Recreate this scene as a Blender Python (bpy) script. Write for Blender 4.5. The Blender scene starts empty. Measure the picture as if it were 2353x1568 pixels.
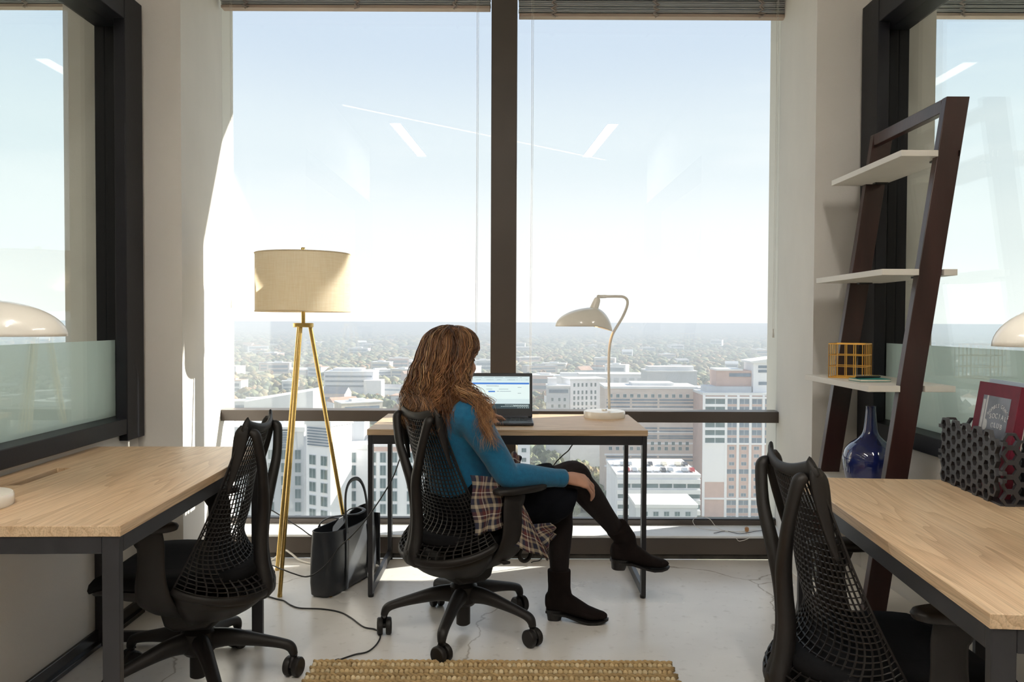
import bpy, bmesh, math, random
import numpy as np
from mathutils import Vector, Matrix, noise

R2D = math.pi / 180
sc = bpy.context.scene
COL = sc.collection
V = Vector

# ------------------------------------------------------------------ camera, sky, sun, exposure
FPX, CX, CY, EYE = 1850.0, 1176.5, 784.0, 1.2
cam_d = bpy.data.cameras.new('camera')
cam_d.sensor_width = 36.0
cam_d.lens = 36.0 * FPX / 2353.0
cam_d.clip_end = 60000
cam = bpy.data.objects.new('camera', cam_d)
COL.objects.link(cam)
CAMROT = Matrix.Rotation(math.pi / 2 - math.atan(43.5 / FPX), 3, 'X') @ Matrix.Rotation(0.0040, 3, 'Z')
cam.matrix_world = Matrix.Translation((0, 0, EYE)) @ CAMROT.to_4x4()
sc.camera = cam


def at(px, py, Y):
    """world point at distance Y (metres from the camera wall) on the sight line of a photograph pixel"""
    d = CAMROT @ V(((px - CX) / FPX, -(py - CY) / FPX, -1.0))
    return V((0, 0, EYE)) + d * (Y / d.y)


def on(px, py, z):
    d = CAMROT @ V(((px - CX) / FPX, -(py - CY) / FPX, -1.0))
    return V((0, 0, EYE)) + d * ((z - EYE) / d.z)


sc.view_settings.view_transform = 'Standard'
sc.view_settings.look = 'None'
sc.view_settings.gamma = 1.0
sc.view_settings.use_curve_mapping = False
sc.view_settings.exposure = 1.32

world = bpy.data.worlds.new('sky')
sc.world = world
world.use_nodes = True
wn, wl = world.node_tree.nodes, world.node_tree.links
wn.clear()
w_out = wn.new('ShaderNodeOutputWorld')
w_bg = wn.new('ShaderNodeBackground')
w_tc = wn.new('ShaderNodeTexCoord')
w_sep = wn.new('ShaderNodeSeparateXYZ')
w_ramp = wn.new('ShaderNodeValToRGB')
w_ramp.color_ramp.interpolation = 'EASE'
els = w_ramp.color_ramp.elements
els[0].position, els[0].color = 0.0, (0.42, 0.42, 0.415, 1)
els[1].position, els[1].color = 1.0, (0.20, 0.255, 0.34, 1)
for p, c in ((0.10, (0.36, 0.37, 0.375)), (0.20, (0.298, 0.325, 0.345)), (0.34, (0.236, 0.272, 0.322))):
    e = els.new(p)
    e.color = (*c, 1)
w_map = wn.new('ShaderNodeMapping')
w_map.inputs['Scale'].default_value = (1.6, 1.6, 9.0)
w_noise = wn.new('ShaderNodeTexNoise')
w_noise.inputs['Scale'].default_value = 1.7
w_noise.inputs['Detail'].default_value = 5
w_cr = wn.new('ShaderNodeMapRange')
w_cr.inputs['From Min'].default_value = 0.5
w_cr.inputs['From Max'].default_value = 0.75
w_cr.inputs['To Max'].default_value = 0.45
w_mix = wn.new('ShaderNodeMixRGB')
w_mix.inputs[2].default_value = (0.37, 0.375, 0.38, 1)
wl.new(w_tc.outputs['Generated'], w_sep.inputs[0])
wl.new(w_sep.outputs['Z'], w_ramp.inputs[0])
wl.new(w_tc.outputs['Generated'], w_map.inputs[0])
wl.new(w_map.outputs[0], w_noise.inputs[0])
wl.new(w_noise.outputs[0], w_cr.inputs[0])
wl.new(w_cr.outputs[0], w_mix.inputs[0])
wl.new(w_ramp.outputs[0], w_mix.inputs[1])
wl.new(w_mix.outputs[0], w_bg.inputs[0])
w_bg.inputs[1].default_value = 1.24
wl.new(w_bg.outputs[0], w_out.inputs[0])

SUN_TRAVEL = V((-1.0, -0.42, -0.47))
sun_d = bpy.data.lights.new('sun', 'SUN')
sun_d.energy = 7.0
sun_d.angle = 0.6 * R2D
sun_d.color = (1.0, 0.94, 0.84)
sun = bpy.data.objects.new('sun', sun_d)
sun.rotation_euler = SUN_TRAVEL.to_track_quat('-Z', 'Y').to_euler()
sun.location = (30, 13, 20)
COL.objects.link(sun)


# ------------------------------------------------------------------ material helpers
def new_mat(name):
    m = bpy.data.materials.new(name)
    m.use_nodes = True
    nt = m.node_tree
    b = nt.nodes['Principled BSDF']
    return m, nt, b


def rgba(c):
    return (c[0], c[1], c[2], 1.0)


def mat(name, col, rough=0.5, metal=0.0, var=0.0, scale=8.0, bump=0.0, bscale=60.0, spec=0.5, coat=0.0, stretch=(1, 1, 1), sheen=0.0, col2=None, rvar=0.0):
    m, nt, b = new_mat(name)
    N, L = nt.nodes, nt.links
    b.inputs['Base Color'].default_value = rgba(col)
    b.inputs['Roughness'].default_value = rough
    b.inputs['Metallic'].default_value = metal
    b.inputs['Specular IOR Level'].default_value = spec
    b.inputs['Coat Weight'].default_value = coat
    b.inputs['Sheen Weight'].default_value = sheen
    tc = N.new('ShaderNodeTexCoord')
    mp = N.new('ShaderNodeMapping')
    mp.inputs['Scale'].default_value = stretch
    L.new(tc.outputs['Object'], mp.inputs[0])
    nz = N.new('ShaderNodeTexNoise')
    nz.inputs['Scale'].default_value = scale
    nz.inputs['Detail'].default_value = 4
    L.new(mp.outputs[0], nz.inputs[0])
    rp = N.new('ShaderNodeValToRGB')
    v = max(var, 0.03)
    c2 = col2 or [min(1, c * (1 + v)) for c in col]
    rp.color_ramp.elements[0].color = rgba([c * (1 - v) for c in col])
    rp.color_ramp.elements[1].color = rgba(c2)
    rp.color_ramp.elements[0].position = 0.3
    rp.color_ramp.elements[1].position = 0.7
    L.new(nz.outputs[0], rp.inputs[0])
    L.new(rp.outputs[0], b.inputs['Base Color'])
    if rvar:
        mr = N.new('ShaderNodeMapRange')
        mr.inputs['To Min'].default_value = max(0.02, rough - rvar)
        mr.inputs['To Max'].default_value = min(1, rough + rvar)
        L.new(nz.outputs[0], mr.inputs[0])
        L.new(mr.outputs[0], b.inputs['Roughness'])
    if bump:
        n2 = N.new('ShaderNodeTexNoise')
        n2.inputs['Scale'].default_value = bscale
        n2.inputs['Detail'].default_value = 3
        L.new(mp.outputs[0], n2.inputs[0])
        bp = N.new('ShaderNodeBump')
        bp.inputs['Strength'].default_value = bump
        bp.inputs['Distance'].default_value = 0.004
        L.new(n2.outputs[0], bp.inputs['Height'])
        L.new(bp.outputs[0], b.inputs['Normal'])
    return m


def mat_emit(name, col, strength):
    m, nt, b = new_mat(name)
    b.inputs['Base Color'].default_value = rgba([c * 0.5 for c in col])
    b.inputs['Emission Color'].default_value = rgba(col)
    b.inputs['Emission Strength'].default_value = strength
    return m


def mat_wood(name, dark, mid, light, rough=0.42):
    """oak laminate: long grain along the object's own x axis with cathedral figure"""
    m, nt, b = new_mat(name)
    N, L = nt.nodes, nt.links
    tc = N.new('ShaderNodeTexCoord')
    mp = N.new('ShaderNodeMapping')
    mp.inputs['Scale'].default_value = (0.34, 4.2, 4.2)
    L.new(tc.outputs['Object'], mp.inputs[0])
    big = N.new('ShaderNodeTexNoise')
    big.inputs['Scale'].default_value = 1.6
    big.inputs['Detail'].default_value = 2
    L.new(mp.outputs[0], big.inputs[0])
    mul = N.new('ShaderNodeMath')
    mul.operation = 'MULTIPLY'
    mul.inputs[1].default_value = 15.0
    L.new(big.outputs[0], mul.inputs[0])
    fr = N.new('ShaderNodeMath')
    fr.operation = 'FRACT'
    L.new(mul.outputs[0], fr.inputs[0])
    mp2 = N.new('ShaderNodeMapping')
    mp2.inputs['Scale'].default_value = (3.0, 120.0, 120.0)
    L.new(tc.outputs['Object'], mp2.inputs[0])
    fine = N.new('ShaderNodeTexNoise')
    fine.inputs['Scale'].default_value = 2.2
    fine.inputs['Detail'].default_value = 4
    L.new(mp2.outputs[0], fine.inputs[0])
    r1 = N.new('ShaderNodeValToRGB')
    r1.color_ramp.elements[0].color = rgba(dark)
    r1.color_ramp.elements[1].color = rgba(light)
    r1.color_ramp.elements[0].position = 0.0
    r1.color_ramp.elements[1].position = 0.85
    e = r1.color_ramp.elements.new(0.28)
    e.color = rgba(mid)
    L.new(fr.outputs[0], r1.inputs[0])
    r2 = N.new('ShaderNodeValToRGB')
    r2.color_ramp.elements[0].color = (0.66, 0.64, 0.60, 1)
    r2.color_ramp.elements[1].color = (1, 1, 1, 1)
    r2.color_ramp.elements[0].position = 0.32
    r2.color_ramp.elements[1].position = 0.56
    L.new(fine.outputs[0], r2.inputs[0])
    mx = N.new('ShaderNodeMixRGB')
    mx.blend_type = 'MULTIPLY'
    mx.inputs[0].default_value = 0.8
    L.new(r1.outputs[0], mx.inputs[1])
    L.new(r2.outputs[0], mx.inputs[2])
    L.new(mx.outputs[0], b.inputs['Base Color'])
    b.inputs['Roughness'].default_value = rough
    bp = N.new('ShaderNodeBump')
    bp.inputs['Strength'].default_value = 0.12
    bp.inputs['Distance'].default_value = 0.002
    L.new(fine.outputs[0], bp.inputs['Height'])
    L.new(bp.outputs[0], b.inputs['Normal'])
    return m


def mat_glass(name, tint, refl=1.0):
    """flat window glass: sunlight and sky pass, the surface mirrors by Fresnel"""
    m = bpy.data.materials.new(name)
    m.use_nodes = True
    nt = m.node_tree
    N, L = nt.nodes, nt.links
    N.clear()
    out = N.new('ShaderNodeOutputMaterial')
    mx = N.new('ShaderNodeMixShader')
    tr = N.new('ShaderNodeBsdfTransparent')
    gl = N.new('ShaderNodeBsdfGlossy')
    fr = N.new('ShaderNodeFresnel')
    ge = N.new('ShaderNodeNewGeometry')
    io = N.new('ShaderNodeMapRange')      # the same 1.45 whichever face of the thin sheet is met
    io.inputs['To Min'].default_value = 1.45
    io.inputs['To Max'].default_value = 1 / 1.45
    L.new(ge.outputs['Backfacing'], io.inputs[0])
    L.new(io.outputs[0], fr.inputs[0])
    mu = N.new('ShaderNodeMath')
    mu.operation = 'MULTIPLY'
    mu.inputs[1].default_value = refl
    tr.inputs[0].default_value = rgba(tint)
    gl.inputs['Roughness'].default_value = 0.0
    gl.inputs[0].default_value = (0.95, 0.97, 0.97, 1)
    L.new(fr.outputs[0], mu.inputs[0])
    L.new(mu.outputs[0], mx.inputs[0])
    L.new(tr.outputs[0], mx.inputs[1])
    L.new(gl.outputs[0], mx.inputs[2])
    L.new(mx.outputs[0], out.inputs[0])
    return m


# ------------------------------------------------------------------ mesh builder
class MB:
    def __init__(s):
        s.v, s.f, s.uv = [], [], None

    def add(s, vs, fs):
        o = len(s.v)
        s.v += [tuple(p) for p in vs]
        s.f += [tuple(i + o for i in f) for f in fs]
        return s

    def hexa(s, p):
        """8 corners: bottom ring 0-3, top ring 4-7, counter-clockwise seen from above"""
        return s.add(p, [(3, 2, 1, 0), (4, 5, 6, 7), (0, 1, 5, 4), (1, 2, 6, 5), (2, 3, 7, 6), (3, 0, 4, 7)])

    def box(s, x0, x1, y0, y1, z0, z1, M=None):
        p = [V((x0, y0, z0)), V((x1, y0, z0)), V((x1, y1, z0)), V((x0, y1, z0)),
             V((x0, y0, z1)), V((x1, y0, z1)), V((x1, y1, z1)), V((x0, y1, z1))]
        if M is not None:
            p = [M @ q for q in p]
        return s.hexa(p)

    def prism(s, poly, z0, z1, M=None):
        n = len(poly)
        p = [V((a, b, z0)) for a, b in poly] + [V((a, b, z1)) for a, b in poly]
        if M is not None:
            p = [M @ q for q in p]
        return s.add(p, [tuple(range(n - 1, -1, -1)), tuple(range(n, 2 * n))] + [(i, (i + 1) % n, n + (i + 1) % n, n + i) for i in range(n)])

    def lathe(s, prof, n=24, M=None, cap=True):
        vs, fs = [], []
        k = len(prof)
        for r, z in prof:
            for i in range(n):
                a = 2 * math.pi * i / n
                vs.append(V((r * math.cos(a), r * math.sin(a), z)))
        for j in range(k - 1):
            for i in range(n):
                i2 = (i + 1) % n
                fs.append((j * n + i, j * n + i2, (j + 1) * n + i2, (j + 1) * n + i))
        if cap:
            fs.append(tuple(range(n - 1, -1, -1)))
            fs.append(tuple((k - 1) * n + i for i in range(n)))
        if M is not None:
            vs = [M @ q for q in vs]
        return s.add(vs, fs)

    def tube(s, pts, rad, n=8, closed=False, flat=None, up=None, cap=True):
        """sweep along pts; rad a number, list, or list of (a, b) half axes; up fixes the b axis"""
        pts = [V(p) for p in pts]
        m = len(pts)
        if not isinstance(rad, (list, tuple)):
            rad = [rad] * m
        vs, fs = [], []
        prev = None
        for i in range(m):
            if closed:
                t = pts[(i + 1) % m] - pts[i - 1]
            else:
                t = pts[min(i + 1, m - 1)] - pts[max(i - 1, 0)]
            if t.length < 1e-9:
                t = V((0, 0, 1))
            t.normalize()
            if up is not None:
                u = V(up)
                u = u - t * u.dot(t)
                if u.length < 1e-5:
                    u = V((1, 0, 0)) - t * t.x
            elif prev is None:
                u = V((0, 0, 1)) if abs(t.z) < 0.9 else V((1, 0, 0))
                u = u - t * u.dot(t)
            else:
                u = prev - t * prev.dot(t)
                if u.length < 1e-6:
                    u = V((0, 0, 1)) - t * t.z
            u.normalize()
            prev = u
            w = t.cross(u)
            r = rad[i]
            a, b = (r, r) if not isinstance(r, (list, tuple)) else r
            for j in range(n):
                th = 2 * math.pi * (j + 0.5) / n
                vs.append(pts[i] + w * (a * math.cos(th)) + u * (b * math.sin(th)))
        for i in range(m if closed else m - 1):
            i2 = (i + 1) % m
            for j in range(n):
                j2 = (j + 1) % n
                fs.append((i * n + j, i * n + j2, i2 * n + j2, i2 * n + j))
        if cap and not closed:
            fs.append(tuple(range(n - 1, -1, -1)))
            fs.append(tuple((m - 1) * n + j for j in range(n)))
        return s.add(vs, fs)

    def ball(s, c, r, nu=16, nv=10, M=None):
        c = V(c)
        if not isinstance(r, (list, tuple)):
            r = (r, r, r)
        vs, fs = [], []
        for j in range(1, nv):
            ph = math.pi * j / nv
            for i in range(nu):
                a = 2 * math.pi * i / nu
                q = V((r[0] * math.sin(ph) * math.cos(a), r[1] * math.sin(ph) * math.sin(a), r[2] * math.cos(ph)))
                vs.append(c + (M @ q if M is not None else q))
        top = len(vs)
        q = V((0, 0, r[2]))
        vs.append(c + (M @ q if M is not None else q))
        q = V((0, 0, -r[2]))
        vs.append(c + (M @ q if M is not None else q))
        for j in range(nv - 2):
            for i in range(nu):
                i2 = (i + 1) % nu
                fs.append((j * nu + i, (j + 1) * nu + i, (j + 1) * nu + i2, j * nu + i2))
        for i in range(nu):
            i2 = (i + 1) % nu
            fs.append((top, i, i2))
            fs.append((top + 1, (nv - 2) * nu + i2, (nv - 2) * nu + i))
        return s.add(vs, fs)

    def loft(s, rings, cap=True):
        n = len(rings[0])
        vs = [p for r in rings for p in r]
        fs = []
        for k in range(len(rings) - 1):
            for i in range(n):
                i2 = (i + 1) % n
                fs.append((k * n + i, k * n + i2, (k + 1) * n + i2, (k + 1) * n + i))
        if cap:
            fs.append(tuple(range(n - 1, -1, -1)))
            fs.append(tuple((len(rings) - 1) * n + i for i in range(n)))
        return s.add(vs, fs)

    def sheet(s, fn, nu, nv, uv=False):
        """open grid surface fn(u, v), u and v in 0..1"""
        vs, fs = [], []
        for j in range(nv + 1):
            for i in range(nu + 1):
                vs.append(fn(i / nu, j / nv))
        for j in range(nv):
            for i in range(nu):
                a = j * (nu + 1) + i
                fs.append((a, a + 1, a + nu + 2, a + nu + 1))
        if uv:
            s.uv = (s.uv or []) + [(i / nu, j / nv) for j in range(nv + 1) for i in range(nu + 1)]
        return s.add(vs, fs)

    def mesh(s, name, smooth=None, M=None):
        me = bpy.data.meshes.new(name)
        vs = s.v if M is None else [tuple(M @ V(p)) for p in s.v]
        me.from_pydata(vs, [], s.f)
        me.update()
        if smooth is not None:
            me.shade_smooth()
            if smooth < 179:
                me.set_sharp_from_angle(angle=smooth * R2D)
        if s.uv and len(s.uv) == len(s.v):
            l = me.uv_layers.new(name='UVMap')
            for lp in me.loops:
                l.data[lp.index].uv = s.uv[lp.vertex_index]
        return me

    def build(s, name, m, parent=None, smooth=None, bevel=0.0, seg=2, kind=None, loc=None, rz=0.0, M=None):
        me = s.mesh(name, smooth, M)
        return link(name, me, m, parent, bevel, seg, kind, loc, rz)


def link(name, me, m, parent=None, bevel=0.0, seg=2, kind=None, loc=None, rz=0.0):
    o = bpy.data.objects.new(name, me)
    if m is not None and not me.materials:
        for q in (m if isinstance(m, (list, tuple)) else [m]):
            me.materials.append(q)
    COL.objects.link(o)
    if parent is not None:
        o.parent = parent
    if loc is not None:
        o.location = loc
    if rz:
        o.rotation_euler = (0, 0, rz)
    if bevel:
        b = o.modifiers.new('edge', 'BEVEL')
        b.width = bevel
        b.segments = seg
        b.limit_method = 'ANGLE'
        b.angle_limit = 35 * R2D
        me.shade_smooth()
        me.set_sharp_from_angle(angle=40 * R2D)
    if kind:
        o['kind'] = kind
    return o


def tag(o, label, cat, group=None, kind=None):
    o['label'] = label
    o['category'] = cat
    if group:
        o['group'] = group
    if kind:
        o['kind'] = kind
    return o


def thing(name, label, cat, loc=(0, 0, 0), rz=0.0, group=None):
    o = bpy.data.objects.new(name, None)
    o.empty_display_size = 0.1
    COL.objects.link(o)
    o.location = loc
    o.rotation_euler = (0, 0, rz)
    return tag(o, label, cat, group)


def struct(o):
    o['kind'] = 'structure'
    return o


def kids(o):
    return [c for c in bpy.data.objects if c.parent == o]


def copy_tree(o, parent=None):
    c = o.copy()
    COL.objects.link(c)
    if parent is not None:
        c.parent = parent
    for ch in kids(o):
        copy_tree(ch, c)
    return c


def fuse(mb, voxel, it=4, fac=0.5):
    """overlapping closed shells -> one continuous skin"""
    me = mb.mesh('shell')
    o = bpy.data.objects.new('shell', me)
    COL.objects.link(o)
    r = o.modifiers.new('r', 'REMESH')
    r.mode = 'VOXEL'
    r.voxel_size = voxel
    r.use_smooth_shade = True
    if it:
        q = o.modifiers.new('s', 'SMOOTH')
        q.factor = fac
        q.iterations = it
    dg = bpy.context.evaluated_depsgraph_get()
    out = bpy.data.meshes.new_from_object(o.evaluated_get(dg))
    bpy.data.objects.remove(o)
    out.shade_smooth()
    return out


def cat_curve(pts, n):
    """Catmull-Rom through pts (any dimension tuples), n samples per span"""
    P = [np.array(p, float) for p in pts]
    P = [2 * P[0] - P[1]] + P + [2 * P[-1] - P[-2]]
    out = []
    for i in range(1, len(P) - 2):
        for k in range(n):
            t = k / n
            a, b, c, d = P[i - 1], P[i], P[i + 1], P[i + 2]
            out.append(0.5 * (2 * b + (c - a) * t + (2 * a - 5 * b + 4 * c - d) * t * t + (3 * b - a - 3 * c + d) * t ** 3))
    out.append(P[-2])
    return out


def smooth_tube(mb, pts, n=5, seg=10, up=None):
    """pts = (x, y, z, a[, b])"""
    c = cat_curve(pts, n)
    rad = [(max(q[3], 1e-4), max(q[4] if len(q) > 4 else q[3], 1e-4)) for q in c]
    mb.tube([q[:3] for q in c], rad, n=seg, up=up)
    return mb
# ------------------------------------------------------------------ materials
M_WALL = mat('wall_paint', (0.71, 0.68, 0.64), 0.75, var=0.03, scale=3, bump=0.12, bscale=220)
M_CEIL = mat('ceiling_paint', (0.74, 0.73, 0.71), 0.8, bump=0.08, bscale=150)
M_SILL = mat('sill_white', (0.72, 0.73, 0.74), 0.45, var=0.04)
M_BLACK = mat('black_steel', (0.022, 0.022, 0.026), 0.38, var=0.12, scale=20, bump=0.03, bscale=500)
M_FRAME = mat('frame_charcoal', (0.011, 0.0115, 0.016), 0.45, spec=0.3, var=0.1, scale=5, bump=0.05, bscale=80)
M_BRONZE = mat('bronze_aluminium', (0.085, 0.068, 0.058), 0.36, var=0.06, scale=4, bump=0.02, bscale=300)
M_BASE = mat('baseboard_black', (0.018, 0.017, 0.018), 0.22, var=0.1)
M_RECESS = mat('dark_recess', (0.055, 0.048, 0.042), 0.8, var=0.4, scale=14, bump=0.4, bscale=60)  # dark mottled tone for the gap under the curb
M_PLASTIC = mat('chair_plastic', (0.0125, 0.0105, 0.0100), 0.5, spec=0.4, var=0.12, scale=30, bump=0.08, bscale=700)
M_WEB = mat('chair_web', (0.013, 0.011, 0.0105), 0.45, var=0.1, scale=30)
M_SEAT = mat('chair_fabric', (0.007, 0.007, 0.008), 0.9, spec=0.15, var=0.2, scale=90, bump=0.3, bscale=900)
M_OAK = mat_wood('oak_laminate', (0.54, 0.365, 0.215), (0.64, 0.455, 0.285), (0.70, 0.52, 0.34))
M_BRASS = mat('brushed_brass', (0.62, 0.43, 0.15), 0.28, 1.0, var=0.08, scale=10, stretch=(1, 1, 20))
M_GOLDWIRE = mat('gold_wire', (0.80, 0.45, 0.10), 0.38, 0.85, var=0.06)
M_WHITEMETAL = mat('cream_enamel', (0.86, 0.82, 0.745), 0.22, var=0.02, coat=0.4)
M_ESPRESSO = mat('espresso_wood', (0.040, 0.016, 0.014), 0.3, var=0.35, scale=16, stretch=(1, 1, 0.12), bump=0.08, bscale=200)
M_SHELF = mat('white_laminate', (0.70, 0.66, 0.60), 0.42, var=0.02)
M_NAVY = mat('navy_glaze', (0.010, 0.018, 0.105), 0.07, var=0.25, scale=9, coat=0.8)
M_TEAL = mat('teal_cover', (0.01, 0.22, 0.20), 0.5, var=0.08, bump=0.1, bscale=300)
M_LEATHER = mat('black_leather', (0.023, 0.026, 0.032), 0.42, var=0.12, scale=30, bump=0.1, bscale=500)
M_LEATHER2 = mat('grey_leather_lining', (0.012, 0.016, 0.035), 0.55, var=0.12, scale=30, bump=0.2, bscale=300)
M_RUBBER = mat('cable_rubber', (0.012, 0.012, 0.013), 0.5, var=0.1)
M_CABLEW = mat('white_cable', (0.72, 0.70, 0.66), 0.5, var=0.04)
M_LAPTOP = mat('laptop_black', (0.016, 0.018, 0.024), 0.35, var=0.1)
M_LAPDECK = mat('laptop_deck', (0.05, 0.055, 0.07), 0.35, 0.5, var=0.08)
M_KEY = mat('laptop_key', (0.012, 0.013, 0.016), 0.5, var=0.1)
M_HEX = mat('organizer_grey', (0.038, 0.036, 0.040), 0.5, var=0.12, bump=0.05, bscale=300)
M_MAROON = mat('maroon_cloth', (0.155, 0.008, 0.026), 0.6, var=0.1, scale=40, bump=0.12, bscale=800)
M_PAGE = mat('page_paper', (0.72, 0.66, 0.55), 0.85, var=0.05, stretch=(60, 60, 1))
M_BLUEBOOK = mat('pale_blue_cover', (0.42, 0.52, 0.63), 0.5, var=0.05)
M_PEACH = mat('pale_peach_paper', (0.76, 0.66, 0.56), 0.8, var=0.03)
M_PHOTOGREY = mat('printed_grey', (0.16, 0.175, 0.215), 0.35, var=0.28, scale=18)
M_PHOTODARK = mat('printed_dark', (0.06, 0.06, 0.075), 0.4, var=0.2, scale=30)
M_PHOTOLIGHT = mat('printed_light', (0.55, 0.55, 0.56), 0.4, var=0.12, scale=60)
M_CORK = mat('cork', (0.42, 0.22, 0.10), 0.85, var=0.25, scale=60)
M_SLAT = mat('blind_slat', (0.46, 0.47, 0.46), 0.35, var=0.08, stretch=(0.3, 8, 8))
M_SLATC = mat('blind_cord', (0.42, 0.36, 0.33), 0.8, var=0.1)
M_BLINDRAIL = mat('blind_rail', (0.46, 0.36, 0.30), 0.55, var=0.05)
M_SKIN = mat('skin', (0.50, 0.27, 0.185), 0.5, var=0.08, scale=25, bump=0.08, bscale=300)
M_SWEATER = mat('teal_knit', (0.0, 0.125, 0.26), 0.85, var=0.12, scale=70, bump=0.35, bscale=420, sheen=0.25)
M_SKIRT = mat('black_skirt', (0.005, 0.006, 0.009), 0.9, spec=0.12, var=0.15, scale=20, bump=0.2, bscale=200)
M_TIGHTS = mat('dark_tights', (0.014, 0.010, 0.010), 0.8, spec=0.2, var=0.12, scale=60, bump=0.1, bscale=500)
M_SUEDE = mat('dark_suede', (0.012, 0.008, 0.0072), 0.9, spec=0.15, var=0.25, scale=22, bump=0.2, bscale=300)
M_SOLE = mat('boot_sole', (0.008, 0.007, 0.007), 0.5)
M_EYEW = mat('eye_white', (0.7, 0.68, 0.65), 0.2)
M_EYED = mat('eye_iris', (0.03, 0.05, 0.06), 0.15)
M_LIP = mat('lip', (0.42, 0.15, 0.12), 0.45)
M_GLASS = mat_glass('window_glass', (0.97, 0.985, 0.98))
M_PGLASS = mat_glass('partition_glass', (0.955, 0.982, 0.97), 0.8)
M_CLEAR = mat_glass('clear_glassware', (0.86, 0.90, 0.90), 2.2)


def make_frost():
    m = bpy.data.materials.new('frosted_film')
    m.use_nodes = True
    nt = m.node_tree
    N, L = nt.nodes, nt.links
    N.clear()
    out = N.new('ShaderNodeOutputMaterial')
    tl = N.new('ShaderNodeBsdfTranslucent')
    tl.inputs[0].default_value = (0.90, 0.99, 1.0, 1)
    df = N.new('ShaderNodeBsdfDiffuse')
    df.inputs[0].default_value = (0.90, 0.99, 0.99, 1)
    tr = N.new('ShaderNodeBsdfTransparent')
    tr.inputs[0].default_value = (0.95, 0.985, 0.965, 1)
    m1, m2 = N.new('ShaderNodeMixShader'), N.new('ShaderNodeMixShader')
    tc = N.new('ShaderNodeTexCoord')
    nz = N.new('ShaderNodeTexNoise')
    nz.inputs['Scale'].default_value = 3
    mr = N.new('ShaderNodeMapRange')
    mr.inputs['To Min'].default_value = 0.12
    mr.inputs['To Max'].default_value = 0.18
    L.new(tc.outputs['Object'], nz.inputs[0])
    L.new(nz.outputs[0], mr.inputs[0])
    m1.inputs[0].default_value = 0.35
    L.new(tl.outputs[0], m1.inputs[1])
    L.new(df.outputs[0], m1.inputs[2])
    L.new(mr.outputs[0], m2.inputs[0])
    L.new(m1.outputs[0], m2.inputs[1])
    L.new(tr.outputs[0], m2.inputs[2])
    L.new(m2.outputs[0], out.inputs[0])
    return m


M_FROST = make_frost()


def make_linen():
    m, nt, b = new_mat('linen_shade')
    N, L = nt.nodes, nt.links
    tc = N.new('ShaderNodeTexCoord')
    cols = []
    for stretch in ((220, 220, 8), (10, 10, 260)):
        mp = N.new('ShaderNodeMapping')
        mp.inputs['Scale'].default_value = stretch
        L.new(tc.outputs['Object'], mp.inputs[0])
        nz = N.new('ShaderNodeTexNoise')
        nz.inputs['Scale'].default_value = 1.5
        nz.inputs['Detail'].default_value = 3
        L.new(mp.outputs[0], nz.inputs[0])
        cols.append(nz)
    ad = N.new('ShaderNodeMath')
    ad.operation = 'ADD'
    L.new(cols[0].outputs[0], ad.inputs[0])
    L.new(cols[1].outputs[0], ad.inputs[1])
    rp = N.new('ShaderNodeValToRGB')
    rp.color_ramp.elements[0].position = 0.35
    rp.color_ramp.elements[1].position = 0.75
    rp.color_ramp.elements[0].color = (0.85, 0.77, 0.63, 1)
    rp.color_ramp.elements[1].color = (0.97, 0.93, 0.84, 1)
    mh = N.new('ShaderNodeMath')
    mh.operation = 'MULTIPLY'
    mh.inputs[1].default_value = 0.5
    L.new(ad.outputs[0], mh.inputs[0])
    L.new(mh.outputs[0], rp.inputs[0])
    out = N['Material Output']
    b.inputs['Roughness'].default_value = 0.9
    L.new(rp.outputs[0], b.inputs['Base Color'])
    tl = N.new('ShaderNodeBsdfTranslucent')
    L.new(rp.outputs[0], tl.inputs[0])
    mx = N.new('ShaderNodeMixShader')
    mx.inputs[0].default_value = 0.72
    L.new(b.outputs[0], mx.inputs[1])
    L.new(tl.outputs[0], mx.inputs[2])
    L.new(mx.outputs[0], out.inputs[0])
    return m


M_LINEN = make_linen()


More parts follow.
